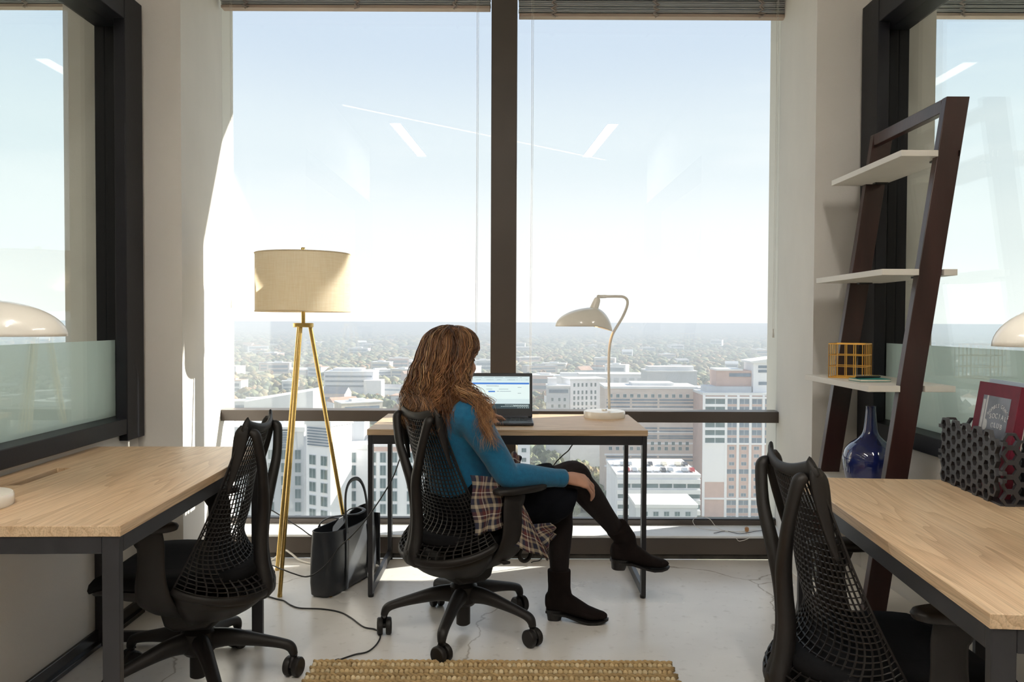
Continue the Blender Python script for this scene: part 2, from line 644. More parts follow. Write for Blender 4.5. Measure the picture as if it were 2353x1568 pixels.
def make_floor_mat():
    m, nt, b = new_mat('polished_concrete')
    N, L = nt.nodes, nt.links
    tc = N.new('ShaderNodeTexCoord')
    n1 = N.new('ShaderNodeTexNoise')
    n1.inputs['Scale'].default_value = 1.6
    n1.inputs['Detail'].default_value = 6
    n2 = N.new('ShaderNodeTexNoise')
    n2.inputs['Scale'].default_value = 26
    n2.inputs['Detail'].default_value = 6
    L.new(tc.outputs['Object'], n1.inputs[0])
    L.new(tc.outputs['Object'], n2.inputs[0])
    r1 = N.new('ShaderNodeValToRGB')
    r1.color_ramp.elements[0].position = 0.32
    r1.color_ramp.elements[1].position = 0.68
    r1.color_ramp.elements[0].color = (0.70, 0.675, 0.645, 1)
    r1.color_ramp.elements[1].color = (0.85, 0.83, 0.80, 1)
    L.new(n1.outputs[0], r1.inputs[0])
    r2 = N.new('ShaderNodeValToRGB')
    r2.color_ramp.elements[0].position = 0.26
    r2.color_ramp.elements[1].position = 0.40
    r2.color_ramp.elements[0].color = (0.55, 0.53, 0.50, 1)
    r2.color_ramp.elements[1].color = (1, 1, 1, 1)
    L.new(n2.outputs[0], r2.inputs[0])
    mx = N.new('ShaderNodeMixRGB')
    mx.blend_type = 'MULTIPLY'
    mx.inputs[0].default_value = 0.35
    L.new(r1.outputs[0], mx.inputs[1])
    L.new(r2.outputs[0], mx.inputs[2])
    # hairline cracks
    wob = N.new('ShaderNodeTexNoise')
    wob.inputs['Scale'].default_value = 2.5
    wob.inputs['Detail'].default_value = 5
    L.new(tc.outputs['Object'], wob.inputs[0])
    mp = N.new('ShaderNodeMixRGB')
    mp.inputs[0].default_value = 0.25
    L.new(tc.outputs['Object'], mp.inputs[1])
    L.new(wob.outputs[1], mp.inputs[2])
    vo = N.new('ShaderNodeTexVoronoi')
    vo.feature = 'DISTANCE_TO_EDGE'
    vo.inputs['Scale'].default_value = 0.9
    L.new(mp.outputs[0], vo.inputs[0])
    r3 = N.new('ShaderNodeValToRGB')
    r3.color_ramp.elements[0].position = 0.0
    r3.color_ramp.elements[1].position = 0.004
    r3.color_ramp.elements[0].color = (0.52, 0.48, 0.44, 1)
    r3.color_ramp.elements[1].color = (1, 1, 1, 1)
    L.new(vo.outputs[0], r3.inputs[0])
    mx2 = N.new('ShaderNodeMixRGB')
    mx2.blend_type = 'MULTIPLY'
    mx2.inputs[0].default_value = 1
    L.new(mx.outputs[0], mx2.inputs[1])
    L.new(r3.outputs[0], mx2.inputs[2])
    L.new(mx2.outputs[0], b.inputs['Base Color'])
    mr = N.new('ShaderNodeMapRange')
    mr.inputs['To Min'].default_value = 0.14
    mr.inputs['To Max'].default_value = 0.36
    L.new(n1.outputs[0], mr.inputs[0])
    L.new(mr.outputs[0], b.inputs['Roughness'])
    bp = N.new('ShaderNodeBump')
    bp.inputs['Strength'].default_value = 0.05
    bp.inputs['Distance'].default_value = 0.004
    L.new(n2.outputs[0], bp.inputs['Height'])
    L.new(bp.outputs[0], b.inputs['Normal'])
    return m


M_FLOOR = make_floor_mat()


def make_plaid():
    m, nt, b = new_mat('plaid_flannel')
    N, L = nt.nodes, nt.links
    tc = N.new('ShaderNodeTexCoord')
    sp = N.new('ShaderNodeSeparateXYZ')
    L.new(tc.outputs['UV'], sp.inputs[0])

    def band(axis, freq):
        mu = N.new('ShaderNodeMath')
        mu.operation = 'MULTIPLY'
        mu.inputs[1].default_value = freq
        L.new(sp.outputs[axis], mu.inputs[0])
        fr = N.new('ShaderNodeMath')
        fr.operation = 'FRACT'
        L.new(mu.outputs[0], fr.inputs[0])
        rp = N.new('ShaderNodeValToRGB')
        rp.color_ramp.interpolation = 'CONSTANT'
        stops = ((0.0, (0.020, 0.022, 0.045)), (0.26, (0.40, 0.34, 0.25)), (0.42, (0.020, 0.020, 0.038)), (0.56, (0.10, 0.022, 0.020)),
                 (0.72, (0.62, 0.57, 0.50)), (0.76, (0.06, 0.025, 0.03)), (0.88, (0.33, 0.26, 0.18)))
        e = rp.color_ramp.elements
        e[0].position, e[0].color = stops[0][0], rgba(stops[0][1])
        e[1].position, e[1].color = stops[1][0], rgba(stops[1][1])
        for p, c in stops[2:]:
            q = e.new(p)
            q.color = rgba(c)
        L.new(fr.outputs[0], rp.inputs[0])
        return rp
    a, c = band('X', 2.1), band('Y', 2.1)
    mx = N.new('ShaderNodeMixRGB')
    mx.inputs[0].default_value = 0.5
    L.new(a.outputs[0], mx.inputs[1])
    L.new(c.outputs[0], mx.inputs[2])
    L.new(mx.outputs[0], b.inputs['Base Color'])
    b.inputs['Roughness'].default_value = 0.9
    return m


M_PLAID = make_plaid()


def make_attr_mat(name, rough, attr='tone', sheen=0.0, spec=0.5, aniso=0.0):
    m, nt, b = new_mat(name)
    N, L = nt.nodes, nt.links
    a = N.new('ShaderNodeAttribute')
    a.attribute_name = attr
    tc = N.new('ShaderNodeTexCoord')
    nz = N.new('ShaderNodeTexNoise')
    nz.inputs['Scale'].default_value = 30
    L.new(tc.outputs['Object'], nz.inputs[0])
    mr = N.new('ShaderNodeMapRange')
    mr.inputs['To Min'].default_value = 0.75
    mr.inputs['To Max'].default_value = 1.25
    L.new(nz.outputs[0], mr.inputs[0])
    mx = N.new('ShaderNodeMixRGB')
    mx.blend_type = 'MULTIPLY'
    mx.inputs[0].default_value = 1
    L.new(a.outputs['Color'], mx.inputs[1])
    L.new(mr.outputs[0], mx.inputs[2])
    L.new(mx.outputs[0], b.inputs['Base Color'])
    b.inputs['Roughness'].default_value = rough
    b.inputs['Specular IOR Level'].default_value = spec
    return m


M_HAIR = make_attr_mat('wavy_hair', 0.42, spec=0.6)
M_JUTE = make_attr_mat('jute', 0.95, spec=0.2)
M_FOLIAGE = make_attr_mat('foliage', 0.9, spec=0.15)


def set_tone(me, cols):
    a = me.color_attributes.new('tone', 'FLOAT_COLOR', 'POINT')
    a.data.foreach_set('color', np.concatenate([np.asarray(cols, np.float32), np.ones((len(cols), 1), np.float32)], 1).ravel())
# ------------------------------------------------------------------ room shell
WL, WR, CEILZ, CF, GY = -1.53, 1.44, 3.05, 3.29, 4.28
struct(MB().box(-5.2, 5.2, -3.5, 4.05, -0.25, 0.0).build('floor', M_FLOOR))
struct(MB().box(-5.2, 5.2, -3.5, 4.45, CEILZ, CEILZ + 0.25).build('ceiling', M_CEIL))
struct(MB().box(-5.2, 5.2, -3.6, -3.5, 0, CEILZ).build('wall_back', M_WALL))
struct(MB().box(-5.3, -5.2, -3.6, 4.45, -0.25, CEILZ).build('wall_far_left', M_WALL))
struct(MB().box(5.2, 5.3, -3.6, 4.45, -0.25, CEILZ).build('wall_far_right', M_WALL))
# splayed columns between the windows
struct(MB().prism([(-1.825, CF), (-1.348, CF), (-1.537, GY), (-1.537, 4.45), (-1.64, 4.45), (-1.64, GY)], 0, CEILZ).build('column_left', M_WALL))
struct(MB().prism([(1.2306, CF), (1.714, CF), (1.53, GY), (1.53, 4.45), (1.411, 4.45), (1.411, GY)], 0, CEILZ).build('column_right', M_WALL))
struct(MB().box(-5.2, -4.3, 4.05, 4.45, 0, CEILZ).build('wall_window_left', M_WALL))
struct(MB().box(4.3, 5.2, 4.05, 4.45, 0, CEILZ).build('wall_window_right', M_WALL))
struct(MB().box(-5.2, 5.2, 4.46, 5.40, 3.39, 3.6).build('shadow_brow', M_BRONZE))  # unseen overhang, placed to cast the slanted shadow edge on the left reveal


def partition(side, X, sgn):
    """half-height wall, black glazing frame with a frosted band, on one side of the room; sgn +1 when the room lies at larger x"""
    w = MB()
    a, b = (X - 0.10, X) if sgn > 0 else (X, X + 0.10)
    w.box(a, b, -0.1, CF, 0, 0.757)
    w.box(a, b, -0.1, CF, 2.455, CEILZ)
    struct(w.build('wall_' + side, M_WALL))
    bb = MB()
    x0, x1 = (X, X + 0.013) if sgn > 0 else (X - 0.013, X)
    bb.box(x0, x1, -0.1, CF - 0.002, 0.0, 0.062)
    x0, x1 = (X, X + 0.026) if sgn > 0 else (X - 0.026, X)
    bb.box(x0, x1, -0.1, CF - 0.004, 0.0, 0.018)
    struct(bb.build('baseboard_' + side, M_BASE, bevel=0.003))
    win = struct(thing('window_' + ('2' if sgn > 0 else '3'), 'black framed interior glazing with a frosted lower band in the ' + side + ' partition', 'window'))
    del win['category']
    fr = MB()
    f0, f1 = (a - 0.03, b + 0.03)
    MB().box(f0, f1, -0.1, 3.276, 0.757, 0.818).build('frame_sill', M_FRAME, win, bevel=0.003)
    MB().box(f0, f1, -0.1, 3.276, 2.365, 2.455).build('frame_head', M_FRAME, win, bevel=0.003)
    r0, r1 = (X - 0.012, X + 0.0325) if sgn > 0 else (X - 0.0325, X + 0.012)
    MB().box(r0, r1, 3.13, 3.276, 0.73, 2.47).build('frame_stile', M_FRAME, win, bevel=0.003)
    r0, r1 = (X - 0.130, X - 0.088) if sgn > 0 else (X + 0.088, X + 0.130)
    MB().box(r0, r1, 3.215, 3.276, 0.757, 2.455).build('frame_stile', M_FRAME, win, bevel=0.003)
    r0, r1 = (X - 0.088, X - 0.012) if sgn > 0 else (X + 0.012, X + 0.088)
    MB().box(r0, r1, 3.215, 3.276, 0.818, 2.365).build('frame_jamb', M_FRAME, win)
    MB().box(f0, f1, -0.1, 0.05, 0.818, 2.365).build('frame_stile', M_FRAME, win, bevel=0.003)
    g = X - 0.05 * sgn
    MB().box(g - 0.004, g + 0.004, 0.05, 3.215, 0.818, 2.365).build('pane', M_PGLASS, win)
    MB().box(g - 0.006 * sgn - 0.0006, g - 0.006 * sgn + 0.0006, 0.05, 3.215, 0.818, 1.122).build('frosted_film', M_FROST, win)


partition('left', WL, 1)
partition('right', WR, -1)


def exterior_window(idx, x0, x1, mull, rails):
    w = struct(thing('window_%d' % idx, 'tall office window with bronze frame and low curb', 'window'))
    del w['category']
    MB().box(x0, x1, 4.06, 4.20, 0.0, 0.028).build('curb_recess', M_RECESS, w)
    MB().box(x0 - 0.12, x1 + 0.12, 4.045, 4.20, 0.028, 0.112).build('curb', M_BRONZE, w, bevel=0.002)
    MB().box(x0 - 0.12, x1 + 0.12, 4.035, 4.28, 0.112, 0.124).build('window_sill', M_SILL, w, bevel=0.003)
    MB().box(x0 - 0.1, x1 + 0.1, 4.20, 4.34, 0.0, 0.112).build('curb_back', M_BRONZE, w)
    MB().box(x0, x1, 4.255, 4.31, 0.124, 0.150).build('bottom_frame', M_BRONZE, w, bevel=0.002)
    MB().box(x0, x1, 4.262, 4.30, 0.150, 0.156).build('gasket', M_BLACK, w)
    MB().box(x0, x1, 4.22, 4.31, CEILZ - 0.05, CEILZ).build('head_frame', M_BRONZE, w)
    edges = [x0]
    if mull:
        MB().box(mull[0], mull[1], 4.14, 4.31, 0.124, CEILZ).build('mullion', M_BRONZE, w, bevel=0.003)
        edges += [mull[0], mull[1]]
    edges += [x1]
    for k in range(0, len(edges), 2):
        a, b = edges[k], edges[k + 1]
        if rails:
            MB().box(a, b, 4.20, 4.31, 0.677, 0.735).build('transom', M_BRONZE, w, bevel=0.003)
            MB().box(a, b, 4.276, 4.286, 0.156, 0.677).build('pane', M_GLASS, w)
            MB().box(a, b, 4.276, 4.286, 0.735, CEILZ - 0.05).build('pane', M_GLASS, w)
        else:
            MB().box(a, b, 4.276, 4.286, 0.156, CEILZ - 0.05).build('pane', M_GLASS, w)


exterior_window(1, -1.537, 1.411, (-0.111, 0.0215), True)
exterior_window(4, -4.3, -1.64, None, True)
exterior_window(5, 1.53, 4.3, None, True)

# ------------------------------------------------------------------ venetian blinds, drawn up


def blind(x0, x1, zb, label, tapes, cords):
    t = thing('venetian_blind', label, 'blind', (0, 0, 0), 0, 'raised window blinds')
    rng = random.Random(int(x0 * 100))
    y0, y1 = 4.150, 4.205
    MB().box(x0 + 0.004, x1 - 0.004, y0 + 0.004, y1, zb, zb + 0.016).build('bottom_rail', M_BLINDRAIL, t, bevel=0.003)
    n = int((CEILZ - 0.052 - zb - 0.02) / 0.0105)
    pr = MB()
    L = x1 - x0 - 0.006
    prof = [(-0.5, 0.0), (-0.5, 0.0042), (-0.25, 0.0062), (0.25, 0.0062), (0.5, 0.0042), (0.5, 0.0), (0.25, 0.002), (-0.25, 0.002)]
    pr.loft([[V((sx, a * 0.05, c)) for a, c in prof] for sx in (-L / 2, L / 2)])
    me = pr.mesh('slat', 40)
    for k in range(n):
        o = link('slat', me, M_SLAT, t, loc=((x0 + x1) / 2 + rng.uniform(-0.002, 0.002), (y0 + y1) / 2 + rng.uniform(-0.002, 0.002), zb + 0.020 + k * 0.0105))
        o.rotation_euler = (rng.uniform(-0.06, 0.06), 0, 0)
    MB().box(x0, x1, 4.145, 4.21, CEILZ - 0.05, CEILZ - 0.002).build('head_rail', M_SLAT, t, bevel=0.002)
    for px in tapes:
        pts = [V((px + 0.011 * math.sin(k * 1.9 + px * 9) + rng.uniform(-0.004, 0.004), y0 - 0.004 + 0.004 * math.sin(k * 2.7), zb - 0.008 + k * (CEILZ - 0.05 - zb) / 26)) for k in range(27)]
        mb = MB()
        mb.tube(pts, 0.0045, n=6)
        mb.tube([p + V((0.009, 0.002, 0.004)) for p in pts], 0.0035, n=5)
        mb.build('ladder_cord', M_SLATC, t, smooth=180)
    for px, z in cords:
        mb = MB()
        mb.tube([(px, y0 - 0.006, CEILZ - 0.05), (px + 0.002, y0 - 0.006, zb - 0.5), (px - 0.003, y0 - 0.005, z)], 0.0010, n=5)
        mb.tube([(px + 0.008, y0 - 0.006, CEILZ - 0.05), (px + 0.009, y0 - 0.006, zb - 0.5), (px + 0.003, y0 - 0.005, z)], 0.0008, n=5)
        mb.tube([(px, y0 - 0.005, z + 0.01), (px, y0 - 0.005, z - 0.035)], [0.003, 0.006], n=8)
        mb.build('pull_cord', M_CABLEW, t, smooth=60)
    return t


blind(-1.50, -0.114, 2.803, 'grey slatted blind drawn up over the window behind the floor lamp', [-1.37, -0.80, -0.30], [(-1.445, 1.30), (-0.185, 1.06)])
blind(0.026, 1.40, 2.765, 'grey slatted blind drawn up over the window behind the desk lamp', [0.205, 0.725, 1.265], [(0.095, 0.92), (1.345, 1.16)])
blind(-4.2, -1.68, 2.803, 'olive grey blind seen through the glass beside the desk with the cable slot', [-3.4, -2.5], [])
blind(1.57, 4.2, 2.775, 'grey slatted blind seen through the glass beyond the ladder shelf', [2.29, 3.2], [])


# ------------------------------------------------------------------ two office light bars, an added streak line, added fill
M_LED = mat_emit('led_diffuser', (1.0, 0.95, 0.87), 30.0)
M_FILL = mat_emit('fill_glow', (1.0, 0.84, 0.66), 2.5)  # glow of the added fill lights in corridor and side rooms
M_STREAK = mat_emit('streak_glow', (1.0, 0.80, 0.58), 6.0)  # glow of the added diagonal line


def ceiling_light(p, q, w, label, z=CEILZ, group=None, m=None):
    p, q = V(p), V(q)
    c = (p + q) / 2
    d = q - p
    t = thing('ceiling_light', label, 'ceiling light', (c.x, c.y, z), math.atan2(d.y, d.x), group)
    L = d.length
    fr = MB()
    for s in (-1, 1):
        fr.box(-L / 2 - 0.012, L / 2 + 0.012, s * w / 2 - 0.006, s * w / 2 + 0.006, -0.022, -0.001)
        fr.box(s * L / 2 - 0.012, s * L / 2 + 0.012, -w / 2, w / 2, -0.022, -0.001)
    fr.build('frame', M_SILL, t)
    MB().box(-L / 2, L / 2, -w / 2, w / 2, -0.016, -0.002).build('diffuser', m or M_LED, t)
    return t


ceiling_light((-1.09, 1.10), (-1.00, -0.40), 0.11, 'recessed linear ceiling light above the notched desk')
ceiling_light((0.925, 1.10), (0.82, -0.40), 0.11, 'recessed linear ceiling light above the desk with the file organizer')
ceiling_light((-1.45, 1.72), (1.05, -0.56), 0.035, 'slim diagonal light added for the streak mirrored in the window', m=M_STREAK)  # added out of view so the panes mirror a long streak
ceiling_light((-3.8, -3.2), (-3.8, -0.4), 0.3, 'added fill light in the corridor, on the cable slot desk side', m=M_FILL)  # unseen corridor fill, set wide to keep its reflection out of the panes
ceiling_light((3.8, -3.2), (3.8, -0.4), 0.3, 'added fill light in the corridor, on the shelf side', m=M_FILL)
ceiling_light((-3.3, 0.2), (-3.3, 2.9), 0.12, 'added fill light in the neighbouring room beyond the cable slot desk', m=M_FILL)  # unseen fill added to brighten the side rooms
ceiling_light((3.2, 0.2), (3.2, 2.9), 0.12, 'added fill light in the neighbouring room beyond the shelf', m=M_FILL)


# ------------------------------------------------------------------ desks
def desk(label, cx, cy, rz, L, D, slot=None, ztop=0.735, name='desk'):
    """L along local x, D along local y (front edge at -D/2); loop legs of flat steel tube at both ends"""
    t = thing(name, label, 'desk', (cx, cy, 0), rz)
    th = 0.025
    mb = MB()
    x0, x1, y0, y1 = -L / 2, L / 2, -D / 2, D / 2
    if slot:
        sx0, sx1, sy0, sy1 = slot
        xs, ys = [x0, sx0, sx1, x1], [y0, sy0, sy1, y1]
        vs, fs = [], []
        for z in (ztop - th, ztop):
            for y in ys:
                for x in xs:
                    vs.append((x, y, z))
        I = lambda i, j, k: k * 16 + j * 4 + i
        for j in range(3):
            for i in range(3):
                if i == 1 and j == 1:
                    continue
                fs.append((I(i, j, 1), I(i + 1, j, 1), I(i + 1, j + 1, 1), I(i, j + 1, 1)))
                fs.append((I(i, j + 1, 0), I(i + 1, j + 1, 0), I(i + 1, j, 0), I(i, j, 0)))
        for i in range(3):
            fs.append((I(i, 0, 0), I(i + 1, 0, 0), I(i + 1, 0, 1), I(i, 0, 1)))
            fs.append((I(i + 1, 3, 0), I(i, 3, 0), I(i, 3, 1), I(i + 1, 3, 1)))
            fs.append((I(3, i, 0), I(3, i + 1, 0), I(3, i + 1, 1), I(3, i, 1)))
            fs.append((I(0, i + 1, 0), I(0, i, 0), I(0, i, 1), I(0, i + 1, 1)))
        fs += [(I(1, 1, 1), I(2, 1, 1), I(2, 1, 0), I(1, 1, 0)), (I(2, 2, 1), I(1, 2, 1), I(1, 2, 0), I(2, 2, 0)),
               (I(1, 2, 1), I(1, 1, 1), I(1, 1, 0), I(1, 2, 0)), (I(2, 1, 1), I(2, 2, 1), I(2, 2, 0), I(2, 1, 0))]
        mb.add(vs, fs)
        tray = MB()
        tray.box(sx0 - 0.02, sx1 + 0.02, sy0 - 0.015, sy1 + 0.015, ztop - 0.085, ztop - 0.075)
        for a, b, c, d in ((sx0 - 0.02, sx1 + 0.02, sy0 - 0.018, sy0 - 0.014), (sx0 - 0.02, sx1 + 0.02, sy1 + 0.014, sy1 + 0.018)):
            tray.box(a, b, c, d, ztop - 0.085, ztop - th)
        tray.build('cable_tray', M_BASE, t)
    else:
        mb.box(x0, x1, y0, y1, ztop - th, ztop)
    mb.build('desktop', M_OAK, t, bevel=0.0015)
    zt = ztop - th
    for sx in (-1, 1):
        xa, xb = (x0 + 0.003, x0 + 0.023) if sx < 0 else (x1 - 0.023, x1 - 0.003)
        for ya, yb in ((y0 + 0.004, y0 + 0.044), (y1 - 0.044, y1 - 0.004)):
            g = MB().box(xa, xb, ya, yb, 0.014, zt).build('leg', M_BLACK, t, bevel=0.002)
            MB().lathe([(0.012, 0.0), (0.013, 0.004), (0.013, 0.012), (0.009, 0.016)], 12, Matrix.Translation(((xa + xb) / 2, (ya + yb) / 2, 0))).build('foot', M_RUBBER, g, smooth=40)
        MB().box(xa, xb, y0 + 0.044, y1 - 0.044, 0.014, 0.052).build('floor_rail', M_BLACK, t, bevel=0.002)
        MB().box(xa, xb, y0 + 0.044, y1 - 0.044, zt - 0.04, zt).build('end_rail', M_BLACK, t, bevel=0.002)
    for ya, yb in ((y0 + 0.004, y0 + 0.024), (y1 - 0.024, y1 - 0.004)):
        MB().box(x0 + 0.023, x1 - 0.023, ya, yb, zt - 0.04, zt).build('apron_rail', M_BLACK, t, bevel=0.002)
    return t


# desk under the window: long side along x
desk('oak topped black steel desk under the window with laptop and lamp', 0.0 - 0.018, 3.46 + 0.30, 0.0, 1.212, 0.60)
# left desk: its front edge faces the room centre (+x), so turn by 90 degrees
A = V((-0.885, 1.812))
B = V((-0.915, 2.975))
ang = math.atan2(B.y - A.y, B.x - A.x)
cl = (A + B) / 2 + V((-math.sin(ang), math.cos(ang))) * 0.31
desk('oak topped black steel desk with a cable slot by the partition', cl.x, cl.y, ang, (B - A).length, 0.62, slot=(-0.125, 0.145, 0.175, 0.217))
# right desk
A2, B2 = V((0.862, 2.424)), V((0.769, 1.281))
ang2 = math.atan2(B2.y - A2.y, B2.x - A2.x)
cr = (A2 + B2) / 2 + V((-math.sin(ang2), math.cos(ang2))) * 0.28
desk('oak topped black steel desk with the hexagon file organizer on it', cr.x, cr.y, ang2, (B2 - A2).length, 0.56)
# ------------------------------------------------------------------ task chairs (suspension back hung from a Y-shaped tower)
def make_chair():
    """faces local +x, origin on the floor under the gas cylinder"""
    t = thing('office_chair', 'office chair', 'office chair')
    # base
    MB().lathe([(0.020, 0.025), (0.027, 0.03), (0.027, 0.10), (0.042, 0.105), (0.056, 0.12), (0.054, 0.180), (0.036, 0.196), (0.030, 0.196)], 20).build('base_hub', M_PLASTIC, t, smooth=40)
    MB().lathe([(0.0235, 0.19), (0.0235, 0.24), (0.020, 0.245), (0.020, 0.30)], 16).build('gas_cylinder', M_PLASTIC, t, smooth=40)
    lg = MB()
    smooth_tube(lg, [(0.030, 0, 0.150, 0.030, 0.036), (0.10, 0, 0.150, 0.026, 0.029), (0.19, 0, 0.133, 0.022, 0.021), (0.262, 0, 0.115, 0.020, 0.017), (0.292, 0, 0.101, 0.019, 0.017), (0.303, 0, 0.078, 0.015, 0.014), (0.303, 0, 0.062, 0.011, 0.011)], 5, 12, up=(0, 0, 1))
    leg_me = lg.mesh('base_leg', 180)
    cs = MB()
    for s in (-1, 1):
        Mx = Matrix.Translation((0, 0, 0.0285)) @ Matrix.Rotation(math.pi / 2, 4, 'X')
        cs.lathe([(0.010, s * 0.005), (0.026, s * 0.005), (0.0285, s * 0.009), (0.0285, s * 0.021), (0.025, s * 0.025), (0.010, s * 0.026)][::(1 if s < 0 else 1)], 22, Mx)
    cs.tube([(0, -0.02, 0.0285), (0, 0.02, 0.0285)], 0.008, n=10)
    hood = [(0.012, -0.002, 0.028), (0.022, 0, 0.048), (0.006, 0, 0.060), (-0.008, 0, 0.055)]
    smooth_tube(cs, [(-0.020, 0, 0.030, 0.005, 0.006), (-0.010, 0, 0.052, 0.006, 0.008), (0.006, 0, 0.062, 0.007, 0.007), (0.012, 0, 0.066, 0.008, 0.006)], 4, 10, up=(0, 1, 0))
    cs.v = [(x * 1.14, y * 1.1, z * 1.14) for x, y, z in cs.v]
    cas_me = cs.mesh('caster', 40)
    for k in range(5):
        a = 2 * math.pi * k / 5
        g = link('base_leg', leg_me, M_PLASTIC, t, rz=a)
        link('caster', cas_me, M_PLASTIC, g, loc=(0.303, 0, 0), rz=1.1 + k * 1.7)
    # tilt mechanism
    poly = [(-0.155, 0.290), (-0.06, 0.205), (0.055, 0.198), (0.085, 0.212), (0.125, 0.335), (0.05, 0.352), (-0.14, 0.345)]
    mb = MB()
    ring = []
    for y, k in ((-0.075, 0.92), (-0.06, 1.0), (0.06, 1.0), (0.075, 0.92)):
        ring.append([V((a * k, y, 0.31 + (b - 0.31) * k)) for a, b in poly])
    mb.loft(ring)
    mb.build('tilt_housing', M_PLASTIC, t, bevel=0.006)
    # seat pan and cushion
    def seat_ring(z, gx, k):
        pts = []
        for i in range(36):
            a = 2 * math.pi * i / 36
            c, s = math.cos(a), math.sin(a)
            ex = 2.6
            x = math.copysign(abs(c) ** (2 / ex), c)
            y = math.copysign(abs(s) ** (2 / ex), s)
            X = 0.058 + gx * x * k
            Y = (0.235 if x > 0 else 0.235 - 0.03 * abs(x)) * y * k
            dz = -0.006 - 0.045 * max(0, (X - 0.20) / 0.10) ** 1.6 + 0.016 * (y * k) ** 2 - 0.008 * (1 - abs(x * k))
            pts.append(V((X, Y, z + dz)))
        return pts
    mb = MB()
    mb.loft([seat_ring(0.376, 0.262, 0.55), seat_ring(0.374, 0.262, 0.88), seat_ring(0.384, 0.262, 0.985), seat_ring(0.396, 0.262, 1.0), seat_ring(0.412, 0.262, 0.985), seat_ring(0.421, 0.262, 0.93), seat_ring(0.424, 0.262, 0.72), seat_ring(0.420, 0.262, 0.35)])
    mb.build('seat', M_SEAT, t, smooth=60)
    mb = MB()
    mb.loft([seat_ring(0.338, 0.16, 0.75), seat_ring(0.345, 0.21, 0.9), seat_ring(0.366, 0.25, 0.96), seat_ring(0.377, 0.256, 0.97)])
    mb.build('seat_pan', M_PLASTIC, t, smooth=60)
    # back: lower arc, upper yoke, tower
    def arc(u, k=1.0):
        """u -1..1 round the rear of the seat from the right side to the left"""
        a = u * 1.62
        x = -0.020 - 0.215 * math.cos(a) * (1 if abs(a) < 1.57 else 0.3)
        y = 0.248 * math.sin(a)
        z = 0.322 + 0.072 * abs(u) ** 2.2
        return V((x, y, z))
    N = 28
    mb = MB()
    mb.tube([arc(-1 + 2 * i / N) for i in range(N + 1)], [(0.010, 0.016 - 0.004 * abs(-1 + 2 * i / N)) for i in range(N + 1)], n=10, up=(0, 0, 1))
    mb.build('arc_frame', M_PLASTIC, t, smooth=180)
    mb = MB()
    vs = []
    def shell(u, v):
        p = arc((-1 + 2 * u) * 0.97)
        q = V((-0.07 + 0.05 * abs(2 * u - 1), 0.10 * (2 * u - 1), 0.235))
        s = v
        r = p.lerp(q, s)
        r.z -= 0.026 * math.sin(s * math.pi) + 0.012 * (1 - s)
        return r
    mb.sheet(shell, 24, 6)
    o = mb.build('back_shell', M_PLASTIC, t, smooth=180)
    sd = o.modifiers.new('thick', 'SOLIDIFY')
    sd.thickness = 0.006
    def yoke(u):
        return V((-0.200 - 0.022 * (1 - u * u) + 0.0, 0.132 * u, 0.858 + 0.016 * u * u - 0.004 + (0.010 if u > 0.9 or u < -0.9 else 0)))
    mb = MB()
    pts = [yoke(-1 + 2 * i / 18) for i in range(19)]
    mb.tube(pts, [(0.007, 0.014 + 0.012 * abs(-1 + 2 * i / 18) ** 2) for i in range(19)], n=10, up=(0, 0.0, 1))
    for s in (-1, 1):
        smooth_tube(mb, [(-0.197, s * 0.128, 0.872, 0.008, 0.012), (-0.190, s * 0.134, 0.845, 0.010, 0.022), (-0.180, s * 0.138, 0.79, 0.007, 0.019), (-0.166, s * 0.145, 0.72, 0.004, 0.010), (-0.152, s * 0.152, 0.67, 0.003, 0.005)], 4, 10, up=(1, 0, 0))
    mb.build('top_yoke', M_PLASTIC, t, smooth=180)
    mb = MB()
    for s in (-1, 1):
        smooth_tube(mb, [(-0.212, s * 0.118, 0.852, 0.0130, 0.0115), (-0.226, s * 0.116, 0.845, 0.0182, 0.0149), (-0.232, s * 0.110, 0.822, 0.0182, 0.0149), (-0.236, s * 0.082, 0.745, 0.0182, 0.0155), (-0.230, s * 0.048, 0.675, 0.0195, 0.0172), (-0.222, s * 0.018, 0.61, 0.0208, 0.0196), (-0.214, s * 0.007, 0.545, 0.0195, 0.0207), (-0.208, s * 0.006, 0.47, 0.0208, 0.0230), (-0.214, s * 0.008, 0.40, 0.0260, 0.0242), (-0.228, s * 0.010, 0.345, 0.0338, 0.0230), (-0.226, s * 0.010, 0.312, 0.0390, 0.0184), (-0.18, s * 0.01, 0.298, 0.0390, 0.0138), (-0.11, s * 0.01, 0.300, 0.0390, 0.0138)], 5, 12, up=(1, 0, 0.01))
    mb.v = [(x, y * 1.0, z) for x, y, z in mb.v]
    mb.lathe([(0.011, 0.0), (0.011, 0.003), (0.008, 0.004)], 16, Matrix.Translation((-0.247, 0.0, 0.345)) @ Matrix.Rotation(-math.pi / 2, 4, 'Y'))
    mb.build('back_tower', M_PLASTIC, t, smooth=180)
    # suspension web: strands from yoke to arc, crossed by level strands
    def web(u, v):
        """u -1..1 across, v 0 at the yoke, 1 at the arc"""
        a = yoke(u)
        b = arc(u * 0.985)
        p = a.lerp(b, v)
        bow = math.sin(math.pi * min(1, v * 1.0)) ** 1.0
        c = 1 - u * u
        # the middle bows forward at the lumbar, then sweeps back to the arc
        fx = 0.066 * math.sin(math.pi * v) ** 1.2 * c + 0.055 * c * math.exp(-((v - 0.74) / 0.16) ** 2) - 0.020 * c * math.exp(-((v - 0.95) / 0.06) ** 2)
        p.x += fx
        p.y *= 1 - 0.10 * math.sin(math.pi * v)
        p.z -= 0.018 * math.sin(math.pi * v) * (u * u)
        return p
    mb = MB()
    nu, nv = 22, 36
